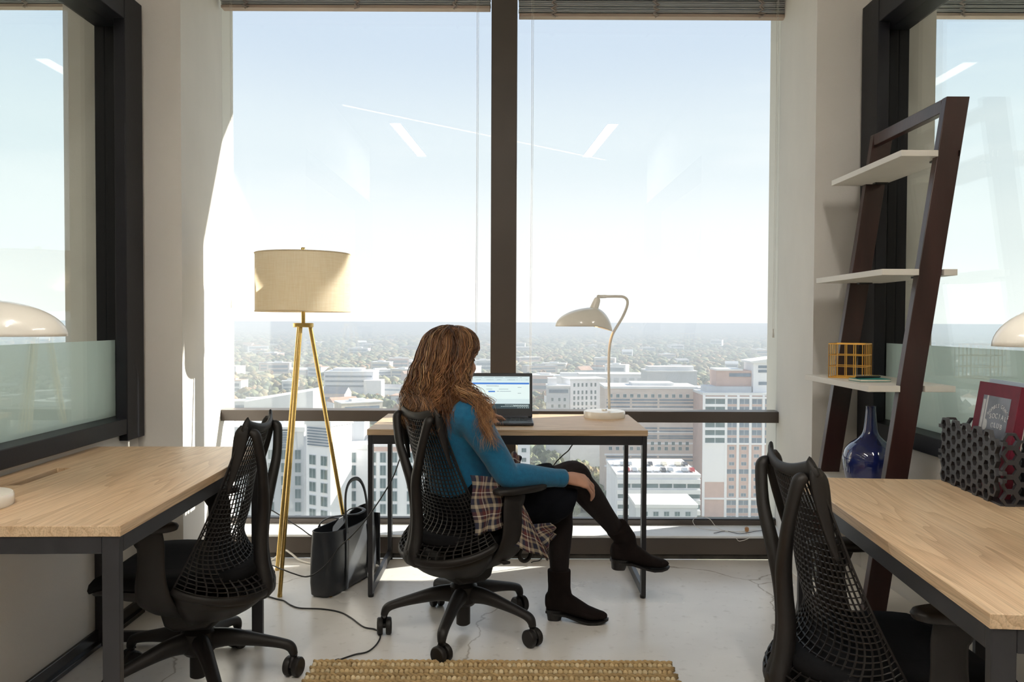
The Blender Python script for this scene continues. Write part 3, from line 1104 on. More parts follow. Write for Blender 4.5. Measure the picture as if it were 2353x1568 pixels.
    for i in range(nu + 1):
        u = -1 + 2 * i / nu
        w = 0.0042 if 0 < i < nu else 0.007
        n = 30
        mb.tube([web(u, k / n) for k in range(n + 1)], [((w - 0.0012 * math.sin(math.pi * k / n)) * 0.62, 0.0030) for k in range(n + 1)], n=4, up=(1, 0, 0.2))
    for j in range(1, nv):
        v = (j / nv) ** 0.92
        n = 20
        mb.tube([web(-1 + 2 * k / n, v) for k in range(n + 1)], [(0.0018, 0.0026)] * (n + 1), n=4, up=(1, 0, 0.2))
    mb.build('back_web', M_WEB, t)
    # arms
    for s in (-1, 1):
        mb = MB()
        smooth_tube(mb, [(0.035, s * 0.075, 0.265, 0.016, 0.050), (0.035, s * 0.155, 0.300, 0.014, 0.055), (0.035, s * 0.235, 0.352, 0.013, 0.056), (0.033, s * 0.268, 0.41, 0.011, 0.050), (0.030, s * 0.277, 0.47, 0.009, 0.042), (0.030, s * 0.277, 0.53, 0.009, 0.042), (0.040, s * 0.274, 0.560, 0.010, 0.046), (0.050, s * 0.270, 0.584, 0.010, 0.044)], 5, 12, up=(1, 0, 0))
        po = mb.build('arm_post', M_PLASTIC, t, smooth=180)
        mb = MB()
        R = []
        for z, k in ((0.578, 0.86), (0.582, 0.97), (0.592, 1.0), (0.599, 0.96), (0.602, 0.84)):
            R.append([V((0.072 + 0.118 * k * math.copysign(abs(math.cos(q)) ** 0.8, math.cos(q)), s * 0.266 + 0.043 * k * math.copysign(abs(math.sin(q)) ** 0.8, math.sin(q)), z)) for q in [2 * math.pi * i / 28 for i in range(28)]])
        mb.loft(R)
        mb.build('arm_pad', M_PLASTIC, po, smooth=50)
    # paddle and ring levers on the right
    mb = MB()
    mb.tube([(0.07, -0.06, 0.325), (0.085, -0.19, 0.330), (0.10, -0.225, 0.332)], [0.008, 0.007, 0.007], n=8)
    mb.tube([V((0.128 + 0.027 * math.cos(a), -0.225, 0.332 + 0.027 * math.sin(a))) for a in [2 * math.pi * k / 24 for k in range(24)]], 0.008, n=8, closed=True)
    mb.tube([(0.02, -0.06, 0.32), (0.02, -0.20, 0.322), (0.03, -0.225, 0.316), (0.055, -0.226, 0.312)], [0.007, 0.006, 0.008, 0.005], n=8)
    mb.build('lever', M_PLASTIC, t, smooth=60)
    return t


def set_base(ch, ang):
    k = 0
    for c in kids(ch):
        if c.name.startswith('base_leg'):
            c.rotation_euler = (0, 0, ang + k * 2 * math.pi / 5)
            k += 1


CHAIR_C = V((-0.185, 3.10, 0))
FACE = math.atan2(0.6, 0.8)
chair0 = make_chair()
chair0.location = CHAIR_C
chair0.rotation_euler = (0, 0, FACE)
set_base(chair0, -101 * R2D - FACE)
tag(chair0, 'black mesh back office chair the woman in teal sits on', 'office chair', 'mesh back office chairs')
ch = copy_tree(chair0)
ch.location = (-1.03, 2.63, 0)
ch.rotation_euler = (0, 0, math.pi)
set_base(ch, 13 * R2D - math.pi)
tag(ch, 'empty black mesh back chair at the desk with the cable slot', 'office chair', 'mesh back office chairs')
ch = copy_tree(chair0)
ch.location = (0.872, 1.94, 0)
ch.rotation_euler = (0, 0, 0.05)
set_base(ch, 0 * R2D)
tag(ch, 'empty black mesh back chair at the desk with the hexagon organizer', 'office chair', 'mesh back office chairs')
# ------------------------------------------------------------------ the woman at the window desk
FW = V((0.8, 0.6, 0.0))          # the way her chest faces
RT = V((0.6, -0.8, 0.0))         # her right
UP = V((0, 0, 1))
HIP = V((-0.165, 3.110, 0))
PERSON_O = V((HIP.x, HIP.y, 0))


def pt(f, r, z, c=HIP):
    return V((c.x, c.y, 0)) + FW * f + RT * r + UP * z


def ell(c, hw, hd, n=28, p=2.3, fw=FW, rt=RT, up=None):
    out = []
    for i in range(n):
        a = 2 * math.pi * i / n
        x = math.copysign(abs(math.cos(a)) ** (2 / p), math.cos(a)) * hw
        y = math.copysign(abs(math.sin(a)) ** (2 / p), math.sin(a)) * hd
        q = c + rt * x + fw * y
        out.append(q)
    return out


def torso(mb, grow, top=True, z0=None):
    # (forward, z, half width, half depth)
    S = [(0.00, 0.40, 0.150, 0.105), (0.0, 0.45, 0.178, 0.128), (-0.010, 0.52, 0.172, 0.122), (-0.035, 0.60, 0.145, 0.108), (-0.065, 0.68, 0.142, 0.104), (-0.094, 0.76, 0.156, 0.110),
         (-0.110, 0.83, 0.166, 0.100), (-0.114, 0.872, 0.154, 0.078), (-0.106, 0.903, 0.098, 0.058), (-0.092, 0.925, 0.058, 0.052)]
    if z0:
        S = [q for q in S if q[1] >= z0]
    mb.loft([ell(pt(f, 0, z), w + grow, d + grow) for f, z, w, d in S])


SH_R, SH_L = pt(-0.118, 0.180, 0.862), pt(-0.118, -0.180, 0.862)
EL_R, WR_R = V((-0.012, 2.925, 0.640)), V((0.196, 3.055, 0.606))
EL_L, WR_L = V((-0.300, 3.400, 0.735)), V((-0.165, 3.585, 0.782))
HP_R, KN_R, AN_R = V((-0.085, 3.050, 0.485)), V((0.245, 3.150, 0.598)), V((0.452, 3.300, 0.318))
HP_L, KN_L, AN_L = V((-0.190, 3.195, 0.480)), V((0.195, 3.250, 0.480)), V((0.195, 3.222, 0.125))


def limb(mb, pts, n=5, seg=14):
    smooth_tube(mb, [(p.x, p.y, p.z, r) for p, r in pts], n, seg)


def arm(mb, sh, el, wr, g):
    limb(mb, [(sh + (V((0, 0, -0.02)) + (pt(-0.10, 0, 0.83) - sh) * 0.25), 0.056 + g), (sh, 0.055 + g), (sh.lerp(el, 0.35), 0.049 + g), (sh.lerp(el, 0.75), 0.043 + g), (el, 0.040 + g), (el.lerp(wr, 0.25), 0.041 + g * 0.9), (el.lerp(wr, 0.65), 0.033 + g * 0.8), (wr, 0.026 + g * 0.75)])


def leg(mb, hp, kn, an, g):
    limb(mb, [(hp + (hp - kn) * 0.12, 0.085 + g), (hp, 0.092 + g), (hp.lerp(kn, 0.4), 0.083 + g), (hp.lerp(kn, 0.8), 0.066 + g), (kn, 0.060 + g), (kn.lerp(an, 0.15) , 0.054 + g), (kn.lerp(an, 0.33), 0.055 + g), (kn.lerp(an, 0.65), 0.042 + g), (an, 0.033 + g)])


# head, looking the way the chest does, a little towards the laptop
HC = V((-0.222, 3.078, 1.055))
HF = V((0.74, 0.66, -0.12)).normalized()
HR = HF.cross(UP).normalized()
HU = HR.cross(HF).normalized()


def hp3(f, r, u):
    return HC + HF * f + HR * r + HU * u


HM = Matrix((HF, HR * -1, HU)).transposed()      # columns: forward, left, up


def head_parts(mb):
    mb.ball(hp3(-0.012, 0, 0.028), (0.094, 0.074, 0.088), 24, 16, HM)          # skull
    mb.ball(hp3(0.022, 0, -0.028), (0.066, 0.062, 0.085), 24, 16, HM)          # face
    mb.ball(hp3(0.050, 0, -0.082), (0.028, 0.030, 0.026), 14, 10, HM)          # chin
    mb.ball(hp3(0.066, 0, 0.022), (0.016, 0.050, 0.016), 14, 10, HM)           # brow
    for s in (-1, 1):
        mb.ball(hp3(0.055, s * 0.036, -0.022), (0.024, 0.022, 0.020), 12, 8, HM)    # cheeks
        mb.ball(hp3(-0.008, s * 0.074, -0.010), (0.016, 0.007, 0.030), 12, 8, HM)   # ears
        mb.ball(hp3(0.088, s * 0.012, -0.036), (0.011, 0.010, 0.009), 10, 8, HM)    # nostrils
    q = [hp3(0.078, 0, 0.015), hp3(0.088, 0, -0.008), hp3(0.102, 0, -0.028), hp3(0.098, 0, -0.038)]
    mb.tube(q, [0.008, 0.010, 0.011, 0.009], n=10)
    mb.ball(hp3(0.080, 0, -0.056), (0.012, 0.024, 0.007), 12, 8, HM)           # lips
    mb.ball(hp3(0.078, 0, -0.067), (0.012, 0.022, 0.008), 12, 8, HM)
    mb.tube([pt(-0.105, 0, 0.86), pt(-0.090, 0, 0.93), hp3(-0.018, 0, -0.06), hp3(-0.015, 0, -0.02)], [0.058, 0.050, 0.048, 0.050], n=16)


def hand(mb, wr, along, side, up, curl, thumb_side):
    """palm from the wrist, four curled fingers of unequal length and a thumb from the palm's side"""
    along, side, up = along.normalized(), side.normalized(), up.normalized()
    K = 1.1
    P = lambda a, s, u: wr + along * (a * K) + side * (s * K) + up * (u * K)
    smooth_tube(mb, [(*P(-0.03, 0, 0), 0.026, 0.021), (*P(0.0, 0, 0.001), 0.027, 0.019), (*P(0.035, 0.001, 0.003), 0.037, 0.0165), (*P(0.070, 0.002, 0.003), 0.041, 0.0145), (*P(0.084, 0.002, 0.0), 0.037, 0.011)], 4, 16, up=up)
    fl = [(-0.031, 0.074, 0.036, 0.022, 0.018, 0.0078), (-0.0105, 0.082, 0.042, 0.027, 0.021, 0.0086), (0.0105, 0.084, 0.046, 0.029, 0.022, 0.0088), (0.031, 0.079, 0.041, 0.025, 0.020, 0.0084)]
    for k, (s, a, l1, l2, l3, r) in enumerate(fl):
        l1, l2, l3 = l1 * K, l2 * K, l3 * K
        s *= -thumb_side * -1
        c1, c2, c3 = curl[0] + 0.05 * (1.5 - k) * 0.5, curl[1], curl[2]
        base = P(a - 0.018, s * 0.95, 0.002)
        p0 = P(a, s, 0.003)
        th = c1
        d = along * math.cos(th) - up * math.sin(th) + side * (s * 1.6)
        p1 = p0 + d.normalized() * l1
        th += c2
        d = along * math.cos(th) - up * math.sin(th) + side * (s * 1.0)
        p2 = p1 + d.normalized() * l2
        th += c3
        d = along * math.cos(th) - up * math.sin(th)
        p3 = p2 + d.normalized() * l3
        smooth_tube(mb, [(*base, r * 1.1), (*p0, r * 1.12), (*p0.lerp(p1, 0.5), r * 0.98), (*p1, r * 1.04), (*p1.lerp(p2, 0.5), r * 0.92), (*p2, r * 0.94), (*p3, r * 0.68)], 3, 12)
    t0, t1, t2, t3 = P(0.012, 0.022 * thumb_side, -0.006), P(0.038, 0.046 * thumb_side, -0.014), P(0.066, 0.056 * thumb_side, -0.024), P(0.088, 0.054 * thumb_side, -0.034)
    smooth_tube(mb, [(*t0, 0.015), (*t1, 0.0125), (*t2, 0.0105), (*t3, 0.0075)], 4, 12)


body = MB()
torso(body, -0.012)
arm(body, SH_R, EL_R, WR_R, -0.006)
arm(body, SH_L, EL_L, WR_L, -0.006)
leg(body, HP_R, KN_R, AN_R, -0.008)
leg(body, HP_L, KN_L, AN_L, -0.008)
# feet inside the boots
limb(body, [(AN_R, 0.028), (AN_R + V((0.012, 0.004, -0.03)), 0.022)])
limb(body, [(AN_L, 0.03), (AN_L + V((-0.005, 0, -0.045)), 0.03), (AN_L + V((0.07, -0.015, -0.078)), 0.016)])
head_parts(body)
ARM_D = (WR_R - EL_R).normalized()
hand_al = V((0.86, 0.34, -0.20))
hand_sd = V((-0.20, 0.80, 0.52))      # towards the thumb, away from the camera
hand_up = hand_al.cross(hand_sd)
hand(body, WR_R + ARM_D * 0.012, hand_al, hand_sd, hand_up, (0.62, 0.42, 0.30), 1)
hand(body, WR_L + (WR_L - EL_L).normalized() * 0.012, V((0.6, 0.75, -0.12)), V((0.75, -0.6, 0)), V((0.6, 0.75, -0.12)).cross(V((0.75, -0.6, 0))) * -1, (0.2, 0.3, 0.25), 1)
me = fuse(body, 0.0045, 5, 0.45)
me.transform(Matrix.Translation(-PERSON_O))
person = link('person', me, M_SKIN, loc=PERSON_O)
tag(person, 'seated woman with long wavy hair in a teal sweater, legs crossed, at the laptop', 'person')


def pchild(mb, name, m, smooth=180, **kw):
    return mb.build(name, m, person, smooth=smooth, M=Matrix.Translation(-PERSON_O), **kw)


def pfuse(mb, name, m, voxel=0.007, it=6, parent=None):
    q = fuse(mb, voxel, it)
    q.transform(Matrix.Translation(-PERSON_O))
    return link(name, q, m, parent or person)


# eyes, brows, lips
for s in (-1, 1):
    mb = MB()
    mb.ball(hp3(0.060, s * 0.030, 0.002), 0.0125, 16, 10)
    e = pchild(mb, 'eye', M_EYEW)
    mb = MB()
    mb.ball(hp3(0.0685, s * 0.030, 0.002), 0.0058, 12, 8)
    mb.build('iris', M_EYED, e, smooth=180, M=Matrix.Translation(-PERSON_O))
    mb = MB()
    mb.tube([hp3(0.069, s * 0.016, 0.006), hp3(0.076, s * 0.030, 0.0085), hp3(0.066, s * 0.044, 0.005)], 0.0022, n=6)
    mb.build('eyelash', M_RUBBER, e, smooth=180, M=Matrix.Translation(-PERSON_O))
mb = MB()
mb.ball(hp3(0.084, 0, -0.057), (0.007, 0.021, 0.005), 12, 8, HM)
mb.ball(hp3(0.082, 0, -0.066), (0.007, 0.018, 0.006), 12, 8, HM)
pchild(mb, 'lips', M_LIP)

# sweater
sw = MB()
torso(sw, 0.006, z0=0.44)
sw.loft([ell(pt(-0.100, 0, z), w, d) for z, w, d in ((0.86, 0.12, 0.085), (0.905, 0.088, 0.070), (0.932, 0.066, 0.060), (0.945, 0.060, 0.056))])
arm(sw, SH_R, EL_R, WR_R, 0.008)
arm(sw, SH_L, EL_L, WR_L, 0.008)
# folds at the elbow and waist
rng = random.Random(5)
for k in range(5):
    c = EL_R.lerp(SH_R, 0.05 + 0.05 * k)
    d = (SH_R - EL_R).normalized()
    u = d.cross(V((0.3, -1, 0.2))).normalized()
    w = d.cross(u)
    sw.tube([c + u * (0.047 * math.cos(a)) + w * (0.047 * math.sin(a)) + d * (0.012 * math.sin(a * 2 + k)) for a in [0.5 + 0.4 * j for j in range(9)]], [0.003, 0.006, 0.007, 0.008, 0.008, 0.008, 0.007, 0.006, 0.003], n=6)
sweater = pfuse(sw, 'sweater', M_SWEATER, 0.006, 5)
# cuff
mb = MB()
d = (WR_R - EL_R).normalized()
mb.tube([WR_R - d * 0.05, WR_R - d * 0.03, WR_R - d * 0.005, WR_R + d * 0.004, WR_R + d * 0.006], [0.0335, 0.0345, 0.0345, 0.0340, 0.028], n=20)
pchild(mb, 'cuff', M_SWEATER)

tg = MB()
leg(tg, HP_R, KN_R, AN_R, 0.0)
leg(tg, HP_L, KN_L, AN_L, 0.0)
pfuse(tg, 'tights', M_TIGHTS, 0.006, 4)

# skirt: a tube of cloth over both thighs
sk = MB()
sk.loft([ell(pt(f, 0, z), w, d) for f, z, w, d in ((-0.0, 0.415, 0.17, 0.13), (0.0, 0.47, 0.196, 0.146), (-0.005, 0.55, 0.186, 0.136), (-0.015, 0.62, 0.158, 0.118))])
limb(sk, [(HP_R, 0.104), (HP_R.lerp(KN_R, 0.35), 0.103), (HP_R.lerp(KN_R, 0.70), 0.092), (HP_R.lerp(KN_R, 0.80), 0.082)])
limb(sk, [(HP_L, 0.104), (HP_L.lerp(KN_L, 0.35), 0.104), (HP_L.lerp(KN_L, 0.75), 0.094), (HP_L.lerp(KN_L, 0.93), 0.084)])
limb(sk, [(HP_R.lerp(HP_L, .5), 0.09), (HP_R.lerp(HP_L, .3).lerp(KN_R.lerp(KN_L, .5), 0.5) + V((0, 0, -0.02)), 0.10), (KN_R.lerp(KN_L, 0.35) + V((-0.04, -0.06, -0.055)), 0.085), (KN_R.lerp(KN_L, 0.35) + V((0.0, -0.055, -0.07)), 0.062)])
pfuse(sk, 'skirt', M_SKIRT, 0.007, 7)


# ankle boots: shaft, foot and stacked heel
def boot(an, up, fwd, shin):
    up = up.normalized()
    fwd = (fwd - up * fwd.dot(up)).normalized()
    sd = fwd.cross(up)
    P = lambda f, u, s=0.0: an + fwd * f + up * u + sd * s
    mb = MB()
    S = lambda u: an + shin.normalized() * u
    mb.tube([S(0.078), S(0.05), S(0.005), P(0.0, -0.035), P(0.01, -0.06)], [(0.041, 0.048), (0.040, 0.047), (0.037, 0.046), (0.036, 0.052), (0.034, 0.055)], n=20, up=fwd)
    ring = []
    for f, zc, w, h in ((-0.058, -0.050, 0.016, 0.022), (-0.050, -0.052, 0.030, 0.036), (-0.02, -0.050, 0.035, 0.046), (0.03, -0.056, 0.036, 0.046), (0.075, -0.074, 0.039, 0.036), (0.115, -0.090, 0.041, 0.026), (0.150, -0.0965, 0.036, 0.020), (0.178, -0.098, 0.023, 0.015), (0.192, -0.099, 0.009, 0.008)):
        ring.append([P(f, zc + h * math.sin(a), w * math.cos(a)) for a in [2 * math.pi * i / 20 for i in range(20)]])
    mb.loft(ring)
    q = fuse(mb, 0.0045, 4)
    q.transform(Matrix.Translation(-PERSON_O))
    o = link('boot', q, M_SUEDE, person)
    mb = MB()
    R = []
    for z, f0, f1, w in ((-0.092, -0.056, 0.020, 0.033), (-0.115, -0.050, 0.008, 0.028), (-0.125, -0.049, 0.004, 0.027)):
        R.append([P((f0 + f1) / 2 + (f1 - f0) / 2 * math.copysign(abs(math.cos(a)) ** 0.7, math.cos(a)), z + (0.010 if z > -0.1 else 0), w * math.copysign(abs(math.sin(a)) ** 0.7, math.sin(a))) for a in [2 * math.pi * i / 20 for i in range(20)]])
    mb.loft(R)
    mb.build('heel', M_SOLE, o, smooth=40, M=Matrix.Translation(-PERSON_O))
    mb = MB()
    R = []
    for f, zc, w in ((-0.055, -0.0905, 0.020), (-0.02, -0.093, 0.034), (0.03, -0.098, 0.034), (0.08, -0.112, 0.040), (0.12, -0.1195, 0.042), (0.155, -0.119, 0.036), (0.182, -0.115, 0.022), (0.196, -0.109, 0.008)):
        R.append([P(f, zc - 0.006, -w), P(f, zc - 0.006, w), P(f, zc + 0.002, w), P(f, zc + 0.002, -w)])
    mb.loft(R)
    mb.build('sole', M_SOLE, o, smooth=40, M=Matrix.Translation(-PERSON_O))
    return o


boot(AN_L + V((0, 0, 0.001)), V((-0.02, 0, 1)), V((0.97, -0.22, 0)), V((-0.02, 0.02, 1)))
sh = (KN_R - AN_R).normalized()
boot(AN_R + V((0.020, 0.006, -0.012)), V((0.06, 0, 1)), V((0.97, 0.14, -0.02)), sh)

# ring on the ring finger
rp = WR_R + ARM_D * 0.012
al, sd_, up_ = hand_al.normalized(), hand_sd.normalized(), hand_up.normalized()
rc = rp + al * 0.082 + sd_ * -0.0105 + up_ * 0.003 + (al * math.cos(0.66) - up_ * math.sin(0.66)).normalized() * 0.020
dd = (al * math.cos(0.66) - up_ * math.sin(0.66)).normalized()
u1 = dd.cross(sd_).normalized()
mb = MB()
mb.tube([rc + sd_ * (0.0098 * math.cos(a)) + u1 * (0.0098 * math.sin(a)) for a in [2 * math.pi * k / 18 for k in range(18)]], 0.0016, n=6, closed=True)
pchild(mb, 'ring', M_BRASS)

# ------------------------------------------------------------------ hair
hc = MB()
# solid core under the locks: crown, back of the head, fall on neck and shoulders
CORE = [(1.158, 0.040, 0.050, -0.012), (1.146, 0.066, 0.080, -0.012), (1.125, 0.084, 0.100, -0.016), (1.095, 0.093, 0.104, -0.024), (1.05, 0.098, 0.098, -0.036), (1.00, 0.104, 0.088, -0.046), (0.955, 0.112, 0.080, -0.058), (0.915, 0.118, 0.066, -0.074), (0.895, 0.10, 0.045, -0.084)]


def core_ring(z, hw, hd, off, n=32):
    c = V((HC.x, HC.y, z)) + V((HF.x, HF.y, 0)) * off
    f = V((HF.x, HF.y, 0)).normalized()
    r = V((HR.x, HR.y, 0)).normalized()
    out = []
    for i in range(n):
        a = 2 * math.pi * i / n
        x, y = math.cos(a) * hw, math.sin(a) * hd
        if y > 0 and z < 1.12:
            y *= 0.62          # the face stays free
        out.append(c + r * x + f * y)
    return out


hc.loft([core_ring(*q) for q in CORE])
core_me = fuse(hc, 0.007, 4)
core_me.transform(Matrix.Translation(-PERSON_O))
set_tone(core_me, np.tile(np.array([[0.045, 0.020, 0.010]]), (len(core_me.vertices), 1)))
hair = link('hair', core_me, M_HAIR, person)

PAL = np.array([(0.10, 0.040, 0.018), (0.16, 0.066, 0.028), (0.25, 0.112, 0.046), (0.36, 0.185, 0.08), (0.47, 0.28, 0.135), (0.135, 0.052, 0.02)])
rng = random.Random(11)
hv, hf, hcol = [], [], []
f2 = V((HF.x, HF.y, 0)).normalized()
r2 = V((HR.x, HR.y, 0)).normalized()


def strand_path(phi, z_end, seed, n=46, lift=0.0, swing=0.0, t0=0.25):
    """phi: 0 = her right, pi/2 = front, pi = left, 3pi/2 = back"""
    rg = random.Random(seed)
    out = []
    c, s = math.cos(phi), math.sin(phi)
    wl, ph, am = rg.uniform(0.060, 0.095), rg.uniform(0, 6.28), rg.uniform(0.009, 0.019)
    jx, jy = rg.gauss(0, 0.010), rg.uniform(-0.022, 0.030)
    for k in range(n + 1):
        t = k / n
        if t < t0:
            q = t / t0          # over the crown
            an = q * math.pi / 2
            z = 1.110 + (0.062 + lift) * math.cos(an)
            rr = math.sin(an * 0.98 + 0.02)
            hw, hd, off = 0.095 * rr, 0.107 * rr, -0.018
        else:
            q = (t - t0) / (1 - t0)
            z = 1.110 + (z_end - 1.110) * q
            fall = min(1, max(0, (1.110 - z) / 0.22))
            hw = 0.100 + 0.036 * fall ** 1.2 + swing * q * q
            hd = 0.106 - 0.022 * fall + swing * 0.6 * q * q
            off = -0.018 - 0.088 * fall
        x, y = c * hw, s * hd
        if y > 0 and z < 1.09:
            y *= 0.70
        g = max(0, t - t0) / (1 - t0)
        wave = am * g ** 0.7 * math.sin((1.11 - z) / wl * 6.28 + ph)
        wave2 = am * 0.8 * g ** 0.7 * math.cos((1.11 - z) / wl * 6.28 * 0.9 + ph * 1.7)
        part = max(0, 1 - t / t0)
        p = V((HC.x, HC.y, z)) + f2 * (jy * part) + r2 * (jx * part) + f2 * (y + off + wave2 * (0.4 + abs(c))) + r2 * (x + wave * (0.4 + abs(s)))
        if p.z < 0.95:          # lies on her back, in front of the chair's top rail
            lim = -0.224 - 0.010 * rg.random()
            fr = (p - PERSON_O).dot(FW)
            if fr < lim:
                p += FW * (lim - fr)
        out.append(p)
    return out


def add_strand(path, r, col, off, seed):
    rg = random.Random(seed)
    base = len(hv)
    n = len(path)
    prev = None
    for i, p in enumerate(path):
        t = (path[min(i + 1, n - 1)] - path[max(i - 1, 0)]).normalized()
        u = V((0.3, -0.9, 0.2)) if prev is None else prev
        u = (u - t * u.dot(t)).normalized()
        prev = u
        w = t.cross(u)
        g = i / (n - 1)
        rad = r * (1 - 0.92 * max(0, (g - 0.55) / 0.45)) * (0.6 + 0.4 * min(1, g * 5))
        k = 0.35 + 0.65 * min(1, g * 2)
        q = p + off * k
        if q.z < 0.93:
            fr = (q - PERSON_O).dot(FW)
            if fr < -0.236:
                q += FW * (-0.236 - fr)
        for a in (0, 1, 2):
            th = a * math.pi / 1.5 + 0.4
            hv.append(q + u * (rad * math.cos(th)) + w * (rad * math.sin(th)))
            hcol.append(col * (0.82 + 0.34 * g))
    for i in range(n - 1):
        for a in range(3):
            b = (a + 1) % 3
            hf.append((base + i * 3 + a, base + i * 3 + b, base + (i + 1) * 3 + b, base + (i + 1) * 3 + a))


for k in range(120):
    # locks all round except the face (phi about pi/2)
    phi = math.pi / 2 + math.radians(42) + rng.random() * math.radians(276)
    front = math.sin(phi)
    zend = rng.uniform(0.79, 0.90) if front < 0.2 else rng.uniform(0.80, 0.90)
    path = strand_path(phi, zend, 1000 + k, lift=rng.uniform(-0.004, 0.008), swing=rng.uniform(-0.012, 0.03))
    ci = rng.choices(range(6), weights=(3, 4, 4, 3, 1.6, 3))[0]
    for j in range(13):
        off = V((rng.gauss(0, 0.0085), rng.gauss(0, 0.0085), rng.gauss(0, 0.010)))
        add_strand(path, rng.uniform(0.0010, 0.0023), PAL[ci] * rng.uniform(0.6, 1.5), off, k * 31 + j)
# the long lock that falls forward over the right shoulder
for k in range(24):
    a0 = rng.uniform(-0.35, 0.80)
    st = strand_path(a0, 0.96, 3000 + k, n=26, swing=0.01)
    end = at(1128 + rng.uniform(-36, 26), 1012 + rng.uniform(-52, 26), rng.uniform(2.825, 2.85))
    mid = at(1108 + rng.uniform(-22, 18), 930 + rng.uniform(-10, 10), rng.uniform(2.835, 2.86))
    tail = []
    for i in range(1, 24):
        t = i / 23
        p = st[-1].lerp(mid, min(1, t * 2)) if t < 0.5 else mid.lerp(end, (t - 0.5) * 2)
        w = 0.011 * math.sin(t * 13 + k)
        tail.append(p + V((w, 0.4 * w, 0)))
    path = [V(q) for q in cat_curve(st + tail, 1)]
    ci = rng.choices(range(6), weights=(1, 2, 4, 5, 4, 1))[0]
    for j in range(14):
        off = V((rng.gauss(0, 0.008), rng.gauss(0, 0.007), rng.gauss(0, 0.009)))
        add_strand(path, rng.uniform(0.0009, 0.002), PAL[ci] * rng.uniform(0.8, 1.5), off, k * 57 + j)
# fly-away single hairs
for k in range(70):
    phi = math.pi / 2 + math.radians(55) + rng.random() * math.radians(250)
    path = strand_path(phi, rng.uniform(0.84, 0.92), 5000 + k, lift=rng.uniform(0.004, 0.014), swing=rng.uniform(0.02, 0.055))
    add_strand(path, 0.0008, PAL[3] * rng.uniform(0.9, 1.6), V((0, 0, 0)), k)
lm = bpy.data.meshes.new('locks')
lm.from_pydata([tuple(p - PERSON_O) for p in hv], [], hf)
lm.update()
lm.shade_smooth()
set_tone(lm, np.array(hcol))
o = link('locks', lm, M_HAIR, hair)
o['kind'] = 'stuff'


# ------------------------------------------------------------------ plaid flannel shirt tied round her waist, hanging off the seat
def cloth(fn, nu, nv, ku, kv, mb):
    o0 = len(mb.v)
    mb.sheet(fn, nu, nv)
    mb.uv = (mb.uv or []) + [(ku[0] + (ku[1] - ku[0]) * i / nu, kv[0] + (kv[1] - kv[0]) * j / nv) for j in range(nv + 1) for i in range(nu + 1)]


pl = MB()
# panel over the right hip, seen through the arm of the chair
def hip_panel(u, v):
    a = at(1080 + 70 * u, 1092 + 6 * u, 2.90 + 0.02 * u)
    b = at(1090 + 66 * u, 1232 - 18 * u, 2.868 + 0.03 * u)
    p = a.lerp(b, v)
    p.y += 0.010 * math.sin(u * 11 + v * 3) * v
    p.x += 0.006 * math.sin(v * 9 + u * 4)
    return p
cloth(hip_panel, 18, 18, (0, 0.9), (0, 1.2), pl)
# tail that hangs from under the skirt
def tail_a(u, v):
    a = at(1196 + 14 * u, 1150 + 24 * u, 2.93)
    b = at(1182 + 82 * u, 1256 + 30 * u, 2.90 + 0.05 * u)
    p = a.lerp(b, v)
    p.y += 0.012 * math.sin(u * 9 + 1) * v
    return p
cloth(tail_a, 18, 16, (0, 0.85), (0.1, 1.2), pl)
def tail_b(u, v):
    a = at(1200 + 70 * u, 1206 - 4 * u, 2.95)
    b = at(1252 + 24 * u, 1290 - 62 * u, 2.96 + 0.02 * u)
    p = a.lerp(b, v)
    p.y += 0.012 * math.sin(u * 12) * v
    p.x += 0.008 * math.sin(v * 8 + u * 5)
    return p
cloth(tail_b, 18, 16, (0.2, 1.1), (0, 1.0), pl)
# knotted sleeve on her lap
def knot(u, v):
    c = at(1150 + 46 * u, 1062 + 4 * math.sin(u * 7), 3.06)
    r = 0.020 + 0.010 * math.sin(u * math.pi) + 0.004 * math.sin(u * 21)
    a = v * 2 * math.pi
    return c + V((0.004 * math.sin(a * 2), r * math.cos(a), r * math.sin(a)))
cloth(knot, 18, 12, (0, 1), (0, 0.8), pl)
shirt = pl.build('plaid_shirt', M_PLAID, person, smooth=180, M=Matrix.Translation(-PERSON_O))
shirt['label'] = 'plaid flannel shirt tied at the waist'
q = shirt.modifiers.new('cloth', 'SOLIDIFY')
q.thickness = 0.003
# ------------------------------------------------------------------ tripod floor lamp with a drum shade
t = thing('floor_lamp', 'brass tripod floor lamp with a linen drum shade by the window', 'floor lamp', (-0.967, 3.73, 0))
LO = V((-0.967, 3.73, 0))
for f in (on(643, 1372, 0.0), on(637, 1311, 0.0), V((-0.750, 3.80, 0))):
    d = f - LO
    d.z = 0
    u = d.normalized()
    mb = MB()
    mb.tube([V((0, 0, 1.182)) + u * 0.030, d + V((0, 0, 0.008))], 0.0095, n=14)
    mb.tube([d * 1.0 + V((0, 0, 0.012)) - u * 0.0005, d + V((0, 0, 0.0))], 0.0105, n=14)
    mb.build('leg', M_BRASS, t, smooth=40)
MB().lathe([(0.044, 1.172), (0.0465, 1.174), (0.0465, 1.190), (0.044, 1.192)], 32).build('hub', M_BRASS, t, smooth=40)
MB().lathe([(0.009, 1.19), (0.009, 1.36), (0.014, 1.365), (0.014, 1.40), (0.006, 1.41), (0.004, 1.505), (0.009, 1.508), (0.010, 1.538), (0.008, 1.541)], 18).build('stem', M_BRASS, t, smooth=40)
n = 64
mb = MB()
mb.lathe([(0.2145, 1.243), (0.2145, 1.5125), (0.2125, 1.5125), (0.2125, 1.243)], n, cap=False)
mb.f += [(3 * n + i, 3 * n + (i + 1) % n, (i + 1) % n, i) for i in range(n)]
shd = mb.build('lamp_shade', M_LINEN, t, smooth=50)
mb = MB()
